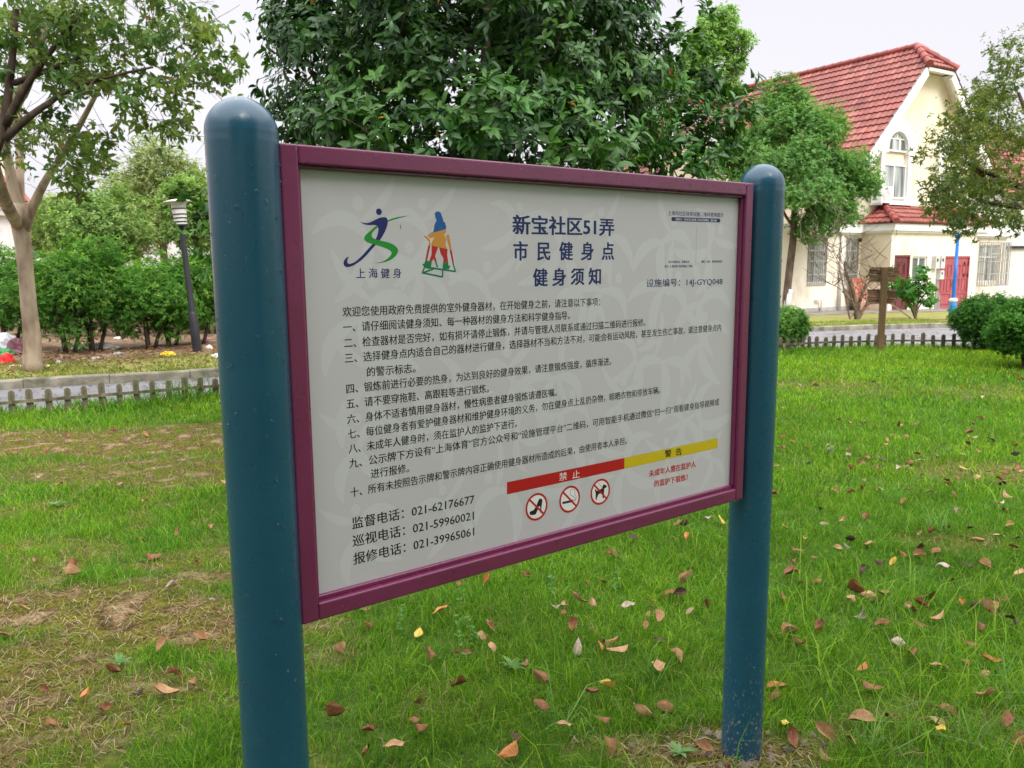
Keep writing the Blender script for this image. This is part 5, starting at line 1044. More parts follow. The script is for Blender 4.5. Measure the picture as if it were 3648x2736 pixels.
# paving along the house
_c = [loc(-6, .9, 0), loc(-6, -.55, 0), loc(-.4, -.75, 0), loc(.2, -1.2, 0), loc(6.5, -1.2, 0), loc(9.5, -.4, 0), loc(9.5, .9, 0)]
mb = MB(); zz = [float(base_z(p[1])) + .098 for p in _c]; mb.faces([(p[0], p[1], z + .004) for p, z in zip(_c, zz)] + [(p[0], p[1], z - .3) for p, z in zip(_c, zz)], [list(range(7))] + [[i, i + 7, (i + 1) % 7 + 7, (i + 1) % 7] for i in range(7)])
tag(mb.build('paving', mat('wet_concrete', (0.13, 0.115, 0.10), (0.25, 0.225, 0.20), 1.5, 0.6, 0.4, 9)), kind='structure')

# ------------------------------------------------------------------ neighbouring buildings
def block(name, label, parts_, cat='house'):
    """parts_: list of (part name, material, MB in world coordinates)"""
    ctr = np.mean(np.concatenate(parts_[0][2].V), 0); ctr[2] = float(base_z(ctr[1]))
    t = thing(name, label, cat, ctr)
    for nm, m, mb in parts_: mb.build(nm, m, t, ctr)
    return t
class TB(MB): pass
def tiled_world(e0, e1, t0, t1, course=0.4, tw=0.28): mb = MB(); tiles(mb, e0, e1, t0, t1, course, tw, 0.07, 0.04); return mb
gz_ = lambda y: float(base_z(y)) - 0.1
def quadbox(a, b, depth, z0, z1):
    """wall block: front edge from a to b (x, y), running back by depth"""
    a, b = np.array(a), np.array(b); d = (b - a) / np.linalg.norm(b - a); n = np.array([-d[1], d[0]]) * depth
    q = [a, b, b + n, a + n]; return MB().add([(*p, z0) for p in q] + [(*p, z1) for p in q], [(0, 3, 2, 1), (4, 5, 6, 7), (0, 1, 5, 4), (1, 2, 6, 5), (2, 3, 7, 6), (3, 0, 4, 7)])
# white neighbour beyond the house on the right
A = at(3572, 900, 40); B_ = at(4300, 900, 46); zt = float(at(3600, 868, 40)[2]); zb2 = float(at(3600, 876, 40)[2])
lower = quadbox(A[:2], B_[:2], 8, gz_(40), zb2 - .12); d_ = unit(B_[:2] - A[:2]); n_ = np.array([-d_[1], d_[0]])
upper = quadbox(A[:2] + n_ * .3, B_[:2] + n_ * .3, 7, zb2 - .0, float(at(3600, 690, 40)[2])); band = quadbox(A[:2] - n_ * .12, B_[:2] - n_ * .12, 8.2, zb2 - .12, zb2)
za = float(at(3600, 690, 40)[2]); zr_ = float(at(3600, 470, 44)[2])
e0, e1 = (*(A[:2] + n_ * -.1 - d_ * .3), za), (*(B_[:2] - n_ * .1), za); t0, t1 = (*(A[:2] + n_ * 4 - d_ * .3), zr_), (*(B_[:2] + n_ * 4), zr_)
m_far = mat('far_white_wall', (0.55, 0.54, 0.52), (0.66, 0.65, 0.63), 0.8, 0.9, 0.2, 8)
rf = tiled_world(e0, e1, t0, t1); tiles(rf, (*(B_[:2] + n_ * 8.1), za), (*(A[:2] + n_ * 8.1 - d_ * .3), za), t1, t0, .4, .28, .07, .04)
block('neighbour_house', 'pale grey-white neighbour house with red roof at the right edge', [('lower_wall', m_far, lower), ('upper_wall', m_far, upper), ('dark_ledge', m_dark, band), ('roof', m_tile, rf)])
# cream house at the left edge, seen past the pale tree
Yl = 27.0; P = lambda u, v: at(u, v, Yl)
x1 = at(40, 700, Yl + 9)[0]; x2 = at(130, 700, Yl + 7)[0]; z1 = float(P(45, 250)[2]); z2 = float(P(128, 705)[2]); zr1 = float(P(0, -180)[2]); zr2 = float(P(80, 640)[2])
w1 = MB().box((x1 - 9, Yl, gz_(Yl)), (x1, Yl + 9, z1)); w2 = MB().box((x1 + .001, Yl + .4, gz_(Yl)), (x2, Yl + 7, z2))
rf = tiled_world((x1 - 9.4, Yl - .4, z1), (x1 + .35, Yl - .4, z1), (x1 - 9.4, Yl + 4.5, zr1), (x1 - .6, Yl + 4.5, zr1)); tiles(rf, (x1 + .35, Yl - .4, z1), (x1 + .35, Yl + 9.4, z1), (x1 - .6, Yl + 4.4, zr1), (x1 - .6, Yl + 4.6, zr1), .4, .28, .07, .04)
tiles(rf, (x1 - .2, Yl + .1, z2), (x2 + .25, Yl + .1, z2), (x1 - .2, Yl + 3.5, z2 + 2.6), (x2 - 1.0, Yl + 3.5, z2 + 2.6), .35, .28, .07, .04); tiles(rf, (x2 + .25, Yl + .1, z2), (x2 + .25, Yl + 7, z2), (x2 - 1.0, Yl + 3.5, z2 + 2.6), (x2 - 1.0, Yl + 3.6, z2 + 2.6), .35, .28, .07, .04)
fr = MB(); fr.box((x1 + .1, Yl + .2, z2 - .28), (x2 + .2, Yl + .399, z2 - .02)).box((x2 + .001, Yl + .4, z2 - .28), (x2 + .2, Yl + 7, z2 - .02))
wn = MB(); wx = P(98, 800)[0]; wn.box((wx - .3, Yl + .36, float(P(98, 920)[2])), (wx + .28, Yl + .399, float(P(98, 775)[2])))
block('cream_neighbour', 'cream house with red tiled roof behind the pale tree at the left edge', [('wall', m_wall, w1), ('wing_wall', m_trim, w2), ('roof', m_tile, rf), ('eaves_trim', m_trim, fr), ('window', m_glass, wn)])
# white building far back on the left
Yf = 44.0; P = lambda u, v: at(u, v, Yf); xa, xb, xc_ = P(100, 0)[0], P(700, 0)[0], P(200, 0)[0]
wl = MB().box((xa, Yf, gz_(Yf)), (xb, Yf + 8, float(P(100, 780)[2]))); ww = MB(); rb = MB()
zt1 = float(P(0, 735)[2]); zt0 = float(P(0, 780)[2]); rb.add([(xa - .3, Yf - .4, zt0), (xb + .3, Yf - .4, zt0), (xb + .3, Yf + 3, zt1), (xa - .3, Yf + 3, zt1), (xa - .3, Yf + 8, zt0), (xb + .3, Yf + 8, zt0)], [(0, 1, 2, 3), (3, 2, 5, 4)]); rb.faces([(xa - .3, Yf - .4, zt0), (xa - .3, Yf + 3, zt1), (xa - .3, Yf + 8, zt0)], [[0, 1, 2]])
dm = MB().box((P(150, 0)[0], Yf - .1, zt0 + .05), (P(225, 0)[0], Yf + 2.5, float(P(0, 690)[2]))); dw = MB().box((P(170, 0)[0], Yf - .14, float(P(0, 722)[2])), (P(218, 0)[0], Yf - .101, float(P(0, 690)[2]) - .1))
for u in (150, 260, 380, 520): ww.box((P(u, 0)[0], Yf - .04, float(P(0, 850)[2])), (P(u + 45, 0)[0], Yf - .001, float(P(0, 805)[2])))
block('white_building', 'far white building with grey roof and dormer behind the left trees', [('wall', m_far, wl), ('roof', mat('grey_roof', (0.16, 0.14, 0.13), (0.24, 0.22, 0.20), 3, 0.8), rb), ('dormer', m_far, dm), ('dormer_window', m_glass, dw), ('window', m_glass, ww)], 'building')

# ------------------------------------------------------------------ low picket fence round the lawn
m_picket = mat('mossy_wood', (0.075, 0.07, 0.042), (0.20, 0.17, 0.115), 14, 0.9, 0.2, 8, 0.5, 60, stretch=(1, 1, .25))
def fence_run(x0, x1, label):
    t = thing('picket_fence', label, 'fence', ((x0 + x1) / 2, float(fence_y((x0 + x1) / 2)), 0)); o = np.array(t.location); xk = x0; rail = []
    first = None; k_ = 0
    while xk < x1:
        y = float(fence_y(xk)); d = unit(np.array([0.1, float(fence_y(xk + .1) - y), 0])); z = float(base_z(y)); a_ = math.atan2(d[1], d[0])
        if first is None:
            b = MB(); wd, h = 0.03, 0.27; a = np.linspace(0, math.pi, 7); b.prism([(-wd, -.06), (wd, -.06)] + [(wd * math.cos(q), h - wd + wd * math.sin(q)) for q in a], -.011, .011); first = b.build('picket', m_picket, t); p = first
        else:
            p = first.copy(); COL.objects.link(p); p.parent = t
        p.location = (xk - o[0], y - o[1], z + random.uniform(-.012, .012)); p.rotation_euler = (random.uniform(-.04, .04), random.uniform(-.035, .035), a_); s = random.uniform(.92, 1.06); p.scale = (random.uniform(.9, 1.1), 1, s)
        rail.append(np.array([xk, y, z + 0.155]) + np.array([d[1], -d[0], 0]) * 0.021); xk += 0.165 * d[0]; k_ += 1
    r_ = np.array(rail) ; mb = MB()
    for i in range(0, len(r_) - 1, 9):
        seg = r_[i:i + 10]; 
        if len(seg) < 2: continue
        a, b = seg[0], seg[-1]; d = unit(b - a); n = np.array([d[1], -d[0], 0]); c0, c1 = a + n * .010, b + n * .010; q = [a + d * .002, b - d * .002, b - d * .002 + n * .014, a + d * .002 + n * .014]
        mb.add([(*p[:2], p[2] - .016) for p in q] + [(*p[:2], p[2] + .016) for p in q], [(0, 1, 2, 3), (7, 6, 5, 4), (0, 4, 5, 1), (1, 5, 6, 2), (2, 6, 7, 3), (3, 7, 4, 0)])
    mb.build('rail', m_picket, t, o)
fence_run(-8.6, 1.2, 'low mossy picket fence along the grey road, left of the board')
fence_run(1.35, 11.2, 'low picket fence far across the lawn by the wooden finger post')

# ------------------------------------------------------------------ lamps, finger post
b = gnd(703, 1252); Yl = b[1]; top = at(634, 715, Yl); ax = unit(top - b); Lh = np.linalg.norm(top - b)
t = thing('street_lamp', 'leaning black street lamp with white slatted lantern and flat cap', 'street lamp', b); m_lblk = mat('lamp_black', (0.012, 0.012, 0.015), (0.022, 0.022, 0.026), 6, 0.45); m_lamp = mat('milky_lamp', (0.62, 0.61, 0.58), (0.68, 0.67, 0.64), 4, 0.4)
q = Vector(ax).to_track_quat('Z', 'Y').to_matrix(); Q = np.array(q)
def LA(mb): mb.V = [v @ Q.T for v in mb.V]; return mb
LA(MB().lathe([(.074, -.06), (.074, .62), (.058, .66), (.052, .68), (.044, Lh - .42), (.042, Lh - .40)], 18)).build('pole', m_lblk, t, smooth=True)
LA(MB().lathe([(.05, Lh - .42), (.13, Lh - .41), (.13, Lh - .385), (.02, Lh - .385)], 20)).build('lamp_base', m_lblk, t)
LA(MB().lathe([(.098, Lh - .384), (.110, Lh - .2), (.118, Lh - .03)], 20)).build('lantern', m_lamp, t, smooth=True)
mb = MB()
for z, r_ in ((Lh - .34, .104), (Lh - .28, .108), (Lh - .22, .112), (Lh - .13, .117)): mb.lathe([(r_, z - .008), (r_ + .006, z - .008), (r_ + .006, z + .008), (r_, z + .008)], 20)
LA(mb).build('slat_rings', m_lblk, t); mb = MB()
LA(MB().lathe([(.0, Lh - .035), (.22, Lh - .03), (.228, Lh - .018), (.22, Lh - .008), (.09, Lh + .02), (.0, Lh + .03)], 28)).build('cap', m_lamp, t, smooth=True)

b = gnd(3392, 1128); Yb = b[1]; x_ = b[0]; zt = float(at(3470, 785, Yb)[2])
t = thing('street_lamp', 'bright blue street lamp post in front of the red double door', 'street lamp', b); m_bl = mat('blue_paint', (0.010, 0.13, 0.48), (0.016, 0.16, 0.54), 5, 0.4); m_bl2 = mat('blue_base_paint', (0.02, 0.22, 0.50), (0.03, 0.26, 0.58), 5, 0.45)
hz = zt - b[2]
MB().lathe([(.105, -.06), (.105, .42), (.095, .46)], 18).build('base', m_bl2, t, smooth=True); MB().lathe([(.095, .4605), (.125, .49), (.125, .54), (.07, .58)], 18).build('collar', m_trim, t, smooth=True)
MB().lathe([(.058, .581), (.052, 1.2), (.048, hz * .82), (.046, hz - .55)], 16).build('pole', m_bl, t, smooth=True); MB().lathe([(.046, hz - .55), (.09, hz - .52), (.10, hz - .45), (.07, hz - .40)], 16).build('neck', m_bl, t, smooth=True)
MB().lathe([(.07, hz - .399), (.10, hz - .2), (.11, hz - .05)], 16).build('lantern', m_lamp, t, smooth=True); MB().lathe([(.0, hz - .05), (.30, hz - .045), (.31, hz - .03), (.2, hz + .02), (.06, hz + .05), (.05, hz + .13), (.0, hz + .14)], 24).build('cap', m_bl, t, smooth=True)

b = gnd(3135, 1252); Yp = b[1]; s = Yp / FPX; t = thing('finger_post', 'brown wooden post with two ragged weathered boards beside the fence', 'sign post', b)
m_post = mat('brown_post', (0.13, 0.075, 0.035), (0.20, 0.125, 0.065), 6, 0.7, 0.3, 8, 0.3, 40, stretch=(1, 1, .2)); m_rag = mat('weathered_board', (0.07, 0.042, 0.022), (0.33, 0.23, 0.13), 5, 0.95, 0.2, 10, 0.9, 22, lo=0.38, hi=0.62, stretch=(.6, 1, 9)); m_rag2 = mat('reddish_board', (0.09, 0.045, 0.025), (0.34, 0.20, 0.13), 5, 0.95, 0.2, 10, 0.9, 22, lo=0.38, hi=0.62, stretch=(.6, 1, 9))
ph = float(at(3150, 952, Yp)[2]) - b[2]; w_ = 20 * s / 2; bevel(MB().box((-w_, -w_ * .8, -.08), (w_, w_ * .8, ph)).build('post', m_post, t), .006, 2)
rg = random.Random(5)
for (v0, v1, u0, u1, m_) in ((953, 1004, 3104, 3201, m_rag), (1031, 1082, 3101, 3197, m_rag2)):
    z1, z0 = float(at(3150, v0, Yp)[2]) - b[2], float(at(3150, v1, Yp)[2]) - b[2]; xa, xb = at(u0, 980, Yp)[0] - b[0], at(u1, 980, Yp)[0] - b[0]
    rows = 6; hrow = (z1 - z0) / rows; mb = MB()
    for k in range(rows):
        n = 14; tp = [(xa + (xb - xa) * i / n, z0 + hrow * (k + 1) + rg.uniform(-.008, .012)) for i in range(n + 1)]; e0, e1 = rg.uniform(-.03, .02), rg.uniform(-.02, .03)
        bt = [(xa + (xb - xa) * i / n, z0 + hrow * k + rg.uniform(-.012, .004)) for i in range(n + 1)]; tp[0] = (tp[0][0] - e0, tp[0][1]); bt[0] = (bt[0][0] - e0 * .7, bt[0][1]); tp[-1] = (tp[-1][0] + e1, tp[-1][1]); bt[-1] = (bt[-1][0] + e1 * .8, bt[-1][1])
        mb.prism(bt + tp[::-1], w_ * .8 + .003 + k % 2 * .008, w_ * .8 + .034 + k % 2 * .006)
    mb.build('board', m_, t)

# ------------------------------------------------------------------ the little bare tree, its props, the big-leaved shrub
r = np.random.default_rng(60); b = gnd(3055, 1137); Yb = b[1]; C5 = lambda x, y, Y_=Yb: at(2600 + x * .4823, 600 + y * .4823, Y_)
t = thing('bare_tree', 'small leafless tree with dark crooked stems before the cream house', 'tree', b); mb = MB()
mains = [[b - [0, 0, .05], C5(930, 1000), C5(905, 900), C5(880, 830), C5(850, 760), C5(845, 680)], [b - [0, 0, .05], C5(955, 1000), C5(975, 930), C5(1010, 870), C5(1050, 820)], [b - [0, 0, .05], C5(925, 1040), C5(900, 980), C5(890, 900)], [b - [0, 0, .05], C5(990, 1030), C5(1040, 980), C5(1090, 940)]]
wood = []
for m__ in mains:
    p = np.array(m__); i_ = np.linspace(0, len(p) - 1, 14); q = np.stack([np.interp(i_, np.arange(len(p)), p[:, k]) for k in range(3)], 1) + r.normal(0, .012, (14, 3)); mb.tube(q, np.linspace(.065, .022, 14), 7); wood += list(q[5:])
for _ in range(150):
    a = wood[r.integers(0, len(wood))]; L_ = .25 + .75 * r.random(); d = unit(np.array([r.normal() * .9, r.normal() * .5, .35 + r.random() * .7])); q = bez(a, a + d * L_ * .5 + rnd_dirs(r, 1)[0] * .08, a + d * L_ + [0, 0, .08], 6); mb.tube(q, np.linspace(.011, .004, 6), 4, cap=False)
    if L_ > .55: wood += list(q[3:])
mb.build('branches', m_bark_mid, t, b)
m_bam = mat('pale_pole', (0.36, 0.27, 0.19), (0.50, 0.42, 0.33), 8, 0.8); m_stk = mat('brown_stake', (0.16, 0.105, 0.07), (0.24, 0.17, 0.12), 8, 0.9)
for (p0, p1, r_, m_, lab) in (((865, 1130), (1120, 868), .03, m_bam, 'pale prop pole slanting up from the grass across the bare tree'), ((1360, 1140), (965, 850), .028, m_bam, 'whitish prop pole slanting down to the right below the ragged boards'), ((890, 1095), (800, 690), .028, m_stk, 'brown stake standing left of the bare tree')):
    lo, hi = C5(*p0), C5(*p1, Yb + .5); lo[2] = float(ground_h(lo[0], lo[1])) - .03; tt = thing('prop_pole', lab, 'pole', lo, group='poles propping the bare tree'); MB().tube([lo, (lo + hi) / 2 + [.0, 0, .015], hi], [r_, r_ * .95, r_ * .85], 8).build('pole', m_, tt, lo, smooth=True)
b = gnd(3262, 1135); Yg = b[1]; t = thing('fig_shrub', 'small shrub with big lobed leaves before the porch window', 'shrub', b); mb = MB(); ends = []
for p1, p2 in (((1330, 950), (1260, 850)), ((1370, 930), (1350, 830)), ((1390, 900), (1410, 780)), ((1370, 960), (1480, 900)), ((1350, 960), (1250, 930)), ((1390, 950), (1490, 990)), ((1360, 980), (1330, 900)), ((1380, 920), (1440, 850)), ((1300, 900), (1185, 880))):
    q = bez(b - [0, 0, .03], C5(*p1, Yg), C5(*p2, Yg + r.normal() * .25), 8); mb.tube(q, np.linspace(.028, .010, 8), 6); ends += [q[4], q[5], q[6], q[7], q[7] + [.05, 0, .08]]
mb.build('stems', m_bark_mid, t, b); mb = MB(); spray(mb, r, np.array(ends), .17, 3, 5, .17, .8, [(0.045, 0.15, 0.03), (0.06, 0.19, 0.035), (0.10, 0.25, 0.05)], 'fig', up=.6, droop=.7, spread=(.8, 1.4), shell=.3); mb.build('crown', m_leaf, t, b)

# ------------------------------------------------------------------ rubbish lying on the far left verge
def crumple(rad, sz, seed, n=5):
    import mathutils.noise as mn
    bm_v = []; nu, nv = 18, 10
    for j in range(nv + 1):
        for i in range(nu):
            th, ph_ = 2 * math.pi * i / nu, math.pi * j / nv; d = Vector((math.sin(ph_) * math.cos(th), math.sin(ph_) * math.sin(th), math.cos(ph_))); k_ = 1 + .38 * mn.noise(d * 1.7 + Vector((seed, 0, 0))) + .22 * mn.noise(d * 4.3 + Vector((0, seed, 0))); v = d * k_
            bm_v.append((v.x * rad, v.y * rad * .8, max(0, v.z + .75) * sz * .6))
    return np.array(bm_v), [(j * nu + i, j * nu + (i + 1) % nu, (j + 1) * nu + (i + 1) % nu, (j + 1) * nu + i) for j in range(nv) for i in range(nu)]
C6 = lambda x, y: gnd(x * .226, 1100 + y * .226)
RUB = 'rubbish scattered on the left verge'
for (x, y, rad, sz, c, nm, lab, cat) in ((130, 690, .34, .55, (0.50, 0.52, 0.57), 'plastic_sack', 'white plastic sack behind the pale trunk at the left edge', 'sack'), (280, 720, .30, .42, (0.13, 0.045, 0.06), 'plastic_sack', 'dark red sack slumped against the pale trunk', 'sack'), (75, 745, .25, .22, (0.02, 0.20, 0.05), 'plastic_sheet', 'crumpled green sheet by the left edge', 'sheet'),
                                         (110, 850, .20, .26, (0.65, 0.02, 0.02), 'plastic_bag', 'bright red plastic bag on the grass at the left edge', 'bag'), (235, 890, .16, .05, (0.62, 0.60, 0.56), 'paper_scrap', 'flat white scrap left of the pale trunk', 'scrap'), (765, 900, .09, .07, (0.5, 0.6, 0.08), 'wrapper', 'yellow-green wrapper just right of the pale trunk', 'wrapper'),
                                         (925, 845, .08, .10, (0.55, 0.55, 0.55), 'paper_scrap', 'small white scrap under the second shrub', 'scrap'), (1240, 640, .22, .14, (0.62, 0.62, 0.64), 'plastic_bag', 'white bag lying between the dark shrub stems', 'bag'), (1520, 760, .2, .06, (0.40, 0.42, 0.40), 'plastic_sheet', 'greyish flat sheet in front of the dark stems', 'sheet'), (1840, 690, .2, .06, (0.45, 0.46, 0.44), 'plastic_sheet', 'pale flat sheet on the reddish earth between shrubs', 'sheet'),
                                         (1660, 640, .5, .22, (0.26, 0.25, 0.23), 'earth_heap', 'grey heap of earth behind the leggy shrubs', 'heap'), (1850, 470, .14, .10, (0.62, 0.6, 0.6), 'paper_scrap', 'white scrap on the bare earth beyond the shrubs', 'scrap')):
    b = C6(x, y); b[2] = float(ground_h(b[0], b[1])); v, f = crumple(rad * .52, sz * .62, x * .37 + y); o = MB().add(v, f).build(nm, mat(nm + '_plastic', c, tuple(np.minimum(1, np.array(c) * 1.25)), 6, 0.5), None); o.location = b - [0, 0, .02]; tag(o, lab, cat, RUB)
C2 = lambda x, y: gnd(x * .5424, 600 + y * .5424)
for (x, y, rad, c, nm, lab) in ((1105, 1235, .12, (0.62, 0.42, 0.02), 'wrapper', 'yellow wrapper on the brown leaves left of the street lamp'), (1345, 1140, .09, (0.62, 0.18, 0.30), 'wrapper', 'pink wrapper on the earth right of the street lamp'), (1450, 1240, .12, (0.62, 0.62, 0.62), 'paper_scrap', 'white scrap beside the near teal post'), (1375, 1192, .05, (0.62, 0.62, 0.6), 'paper_scrap', 'tiny white scrap right of the street lamp foot')):
    b = C2(x, y); b[2] = float(ground_h(b[0], b[1])); v, f = crumple(rad, .08, x * .11); o = MB().add(v, f).build(nm, mat(nm + '_paper', c, tuple(np.minimum(1, np.array(c) * 1.2)), 6, 0.5), None); o.location = b; tag(o, lab, 'wrapper' if nm == 'wrapper' else 'scrap', RUB)

# ------------------------------------------------------------------ fallen leaves
def leaf_proto(name, seed, curl, fold, wd):
    rr_ = random.Random(seed); nl, nw = 9, 4; V = []; F = []
    for i in range(nl + 1):
        t = i / nl; half = wd * (math.sin(math.pi * t ** 0.8) ** 0.75) * (1 - .12 * t) + .004
        for j in range(-nw, nw + 1):
            s = j / nw; wav = .06 * math.sin(7 * t + 3 * s + seed) * abs(s); V.append(((t - .5) * 1.0 + .02 * math.sin(9 * s + seed) * t, s * half * (1 - .12 * curl * abs(s)), fold * abs(s) ** 1.3 * half * 2 + curl * (t - .5) ** 2 * .9 + wav))
    w_ = 2 * nw + 1
    for i in range(nl):
        for j in range(w_ - 1): F.append((i * w_ + j, i * w_ + j + 1, (i + 1) * w_ + j + 1, (i + 1) * w_ + j))
    mb = MB().add(V, F); mb.tube([(-.5, 0, .02 + curl * .22), (-.62, .02, curl * .3), (-.72, .05, curl * .3)], [.012, .010, .012], 5); return mb
def leaf_surface(name, c1, c2):
    m = mat(name, c1, c2, 3.0, 0.55, 0.35, 8, 0.35, 12, 0.3, 0.7); nt = m.node_tree; b = nt.nodes['Principled BSDF']; return m
LC = {'tan': ((0.30, 0.155, 0.07), (0.47, 0.29, 0.15), 'pale tan'), 'br': ((0.14, 0.05, 0.02), (0.28, 0.12, 0.05), 'reddish brown'), 'dk': ((0.035, 0.018, 0.012), (0.09, 0.045, 0.025), 'dark brown'), 'o': ((0.36, 0.12, 0.03), (0.52, 0.22, 0.07), 'orange'), 'y': ((0.52, 0.36, 0.05), (0.62, 0.48, 0.10), 'yellow'), 'pale': ((0.32, 0.24, 0.18), (0.44, 0.35, 0.28), 'whitish')}
LM = {k: leaf_surface('fallen_leaf_' + k, v[0], v[1]) for k, v in LC.items()}
PRO = []
for k_, (cu, fo, wd) in enumerate(((.35, .15, .30), (.8, .4, .28), (.15, -.35, .31), (-.6, .35, .26), (1.2, .7, .28), (.4, 1.0, .25), (-.9, -.3, .30), (.7, -.5, .27), (.2, .55, .33))):
    o = leaf_proto('fallen_leaf', k_ * 3 + 1, cu, fo, wd).build('fallen_leaf', LM['tan'], None, smooth=True); PRO.append(o.data); bpy.data.objects.remove(o)
MESH = {}
for k in LC:
    for i, me in enumerate(PRO): c = me.copy(); c.name = 'fallen_leaf'; c.materials.clear(); c.materials.append(LM[k]); MESH[k, i] = c
LEAFPOS = []
def L7(s):
    for q in s.split():
        x, y, c = q.split(','); LEAFPOS.append((1000 + float(x) * .7685, 1800 + float(y) * .7685, c))
def L8(s):
    for q in s.split():
        x, y, c = q.split(','); LEAFPOS.append((2500 + float(x) * .8658, 1300 + float(y) * .8658, c))
def L6(s):
    for q in s.split():
        x, y, c = q.split(','); LEAFPOS.append((float(x) * .8053, 1400 + float(y) * .8053, c))
L7('390,490,tan 490,478,br 740,545,o 410,595,br 265,715,tan 637,630,y 935,620,tan 990,620,tan 985,710,tan 865,725,br 815,705,br 1130,795,br 1305,555,br 1320,515,tan 1275,512,pale 1380,505,tan 1448,512,tan 1610,525,pale 1420,400,br 1490,378,br 1365,215,tan 1625,190,pale 1885,185,o 1985,95,pale 2045,105,y 1845,130,tan 1870,125,dk 1565,250,br 1540,270,br 1890,390,tan 1780,440,br 1850,445,dk 1975,525,br 1745,580,tan 1355,610,br 1445,630,br 1480,685,o 1525,660,tan 1560,720,tan 1375,700,pale 1835,745,tan 1760,665,dk 1750,810,tan 1510,920,y 1435,950,br 1775,970,br 1665,1015,tan 1490,1050,br 1310,1090,tan 1210,990,br 640,945,br 655,1080,br 405,1100,br 385,1200,br 525,1190,tan 265,1015,br 615,1040,br 830,895,br 940,335,tan 950,395,o 825,410,br 1135,370,br 1550,1205,tan 1970,1175,tan 1050,1200,o 1090,1140,dk 700,760,br 1205,860,br 1690,620,tan 1255,380,dk')
L8('295,550,br 560,785,tan 795,850,y 1160,850,tan 1090,850,dk 1030,895,br 465,905,br 410,930,br 370,895,br 340,990,br 630,960,br 745,965,tan 845,1020,tan 895,1030,br 890,1105,br 920,1020,br 965,1065,tan 1070,1015,o 1160,1060,tan 1200,1075,br 1150,1130,tan 1100,1170,br 1230,980,br 650,1065,pale 735,1100,br 810,1165,pale 365,1130,tan 405,1175,br 490,1110,br 305,1355,o 290,1385,br 655,1275,o 975,1260,tan 1085,1260,br 1155,1290,tan 1190,1245,o 700,1355,br 770,1480,br 655,1505,tan 1020,1440,br 1165,1420,tan 980,1485,tan 345,1510,y 500,1560,tan 365,1580,br 615,1600,tan 975,1580,y 1300,1610,br 510,1640,tan 1310,890,tan 1220,725,tan 1130,765,tan 960,790,br 895,815,tan 830,815,br 640,260,pale 670,245,pale 755,335,y 735,420,pale 530,375,pale 655,418,br 600,408,pale 610,450,br 715,440,br 805,455,pale 850,410,br 330,315,br 910,225,br 1015,235,pale 880,265,br 835,300,br 1155,145,pale 840,65,pale 955,45,dk 710,80,dk 1245,480,tan 1185,460,tan 1135,365,tan 1105,310,tan 1115,460,dk 1125,490,tan 1245,515,dk 1255,565,tan 1035,650,pale 1010,685,dk 940,720,br 1245,625,br 840,535,br 940,550,tan 655,545,br 610,550,br 680,665,br 340,710,tan 395,790,br 465,815,br 1290,440,br 1320,455,tan 1290,60,br 1300,85,br 1310,75,br 1280,95,br 400,95,pale 470,100,tan 1005,495,dk 965,390,pale 1190,330,dk 1285,350,br 1040,570,br 1270,1100,dk 860,1220,br 1250,1500,br')
L6('560,1505,o 490,1265,br 720,1175,tan 895,1125,tan 225,1500,br 385,1375,o 610,1345,dk 735,1355,tan 865,1325,tan 775,1275,br 880,770,br 685,745,br 790,650,br 630,680,br 760,882,pale 580,330,br 525,425,tan 265,432,br 170,405,pale 890,258,br 100,980,tan 870,555,o 940,640,tan 645,505,tan 165,780,tan 30,1095,br 330,795,br 950,955,pale 460,1430,br 205,1350,br 85,220,br 60,275,br 200,262,br 300,200,br 720,135,br 500,180,br 330,850,tan 1000,420,tan 40,300,tan 150,300,br 650,190,tan')
r = np.random.default_rng(70)
for _ in range(55):
    u, v = r.uniform(2750, 3640), 1500 + 700 * r.random() ** 1.3; LEAFPOS.append((u, v, r.choice(['br', 'br', 'tan', 'tan', 'pale', 'dk'])))
SIDE = (('left of the near teal post', 'on the left'), ('beneath the notice board', 'under the board'), ('right of the far teal post', 'on the right'))
LEAFPOS = LEAFPOS[:299]
for (u, v, c) in LEAFPOS:
    g = gnd(u, v); d = math.hypot(g[0], g[1]); o = bpy.data.objects.new('fallen_leaf', MESH[c, int(r.integers(0, len(PRO)))]); COL.objects.link(o)
    L_ = r.uniform(.042, .078) * (1.15 if c in ('tan', 'y') else 1.0); bm = float(bare(g[0], g[1])); o.scale = (L_, L_ * r.uniform(.75, 1.15), L_ * r.uniform(.7, 1.5)); o.location = (g[0], g[1], float(ground_h(g[0], g[1])) + .014 + .036 * (1 - bm) * r.random() + .012)
    o.rotation_euler = (r.normal() * .36, r.normal() * .36, r.random() * 6.283)
    k_ = 0 if u < 900 - (v - 1400) * -.07 else (1 if u < 2640 else 2); near = 'close to the viewer' if d < 4.2 else 'farther off'
    tag(o, LC[c][2] + ' leaf ' + ('on bare earth ' if bm > .5 else 'on grass ') + SIDE[k_][0] + ', ' + near, 'leaf', LC[c][2] + ' leaves ' + SIDE[k_][1] + ', ' + near + (', on bare earth' if bm > .5 else ''))
mb = MB(); n = 480; x = 0.2 + 8.5 * r.random(n); y = 3.2 + 9.5 * r.random(n) ** 1.2; k = (fbm(x, y, 0.8) + .25 * r.random(n) > .52) & (x < .72 * y + .5) & (y < fence_y(x)); x, y = x[k], y[k]; n = len(x); L_ = .035 + .04 * r.random(n)
leaves(mb, np.stack([x, y, ground_h(x, y) + .02 + .03 * r.random(n)], 1), rnd_dirs(r, n) * [1, 1, .35], rnd_dirs(r, n) * .55 + [0, 0, 1], L_, L_ * .5, pick([(.17, .065, .03), (.36, .2, .11), (.28, .12, .05), (.08, .04, .022), (.42, .30, .2)], n, r), 'rich')
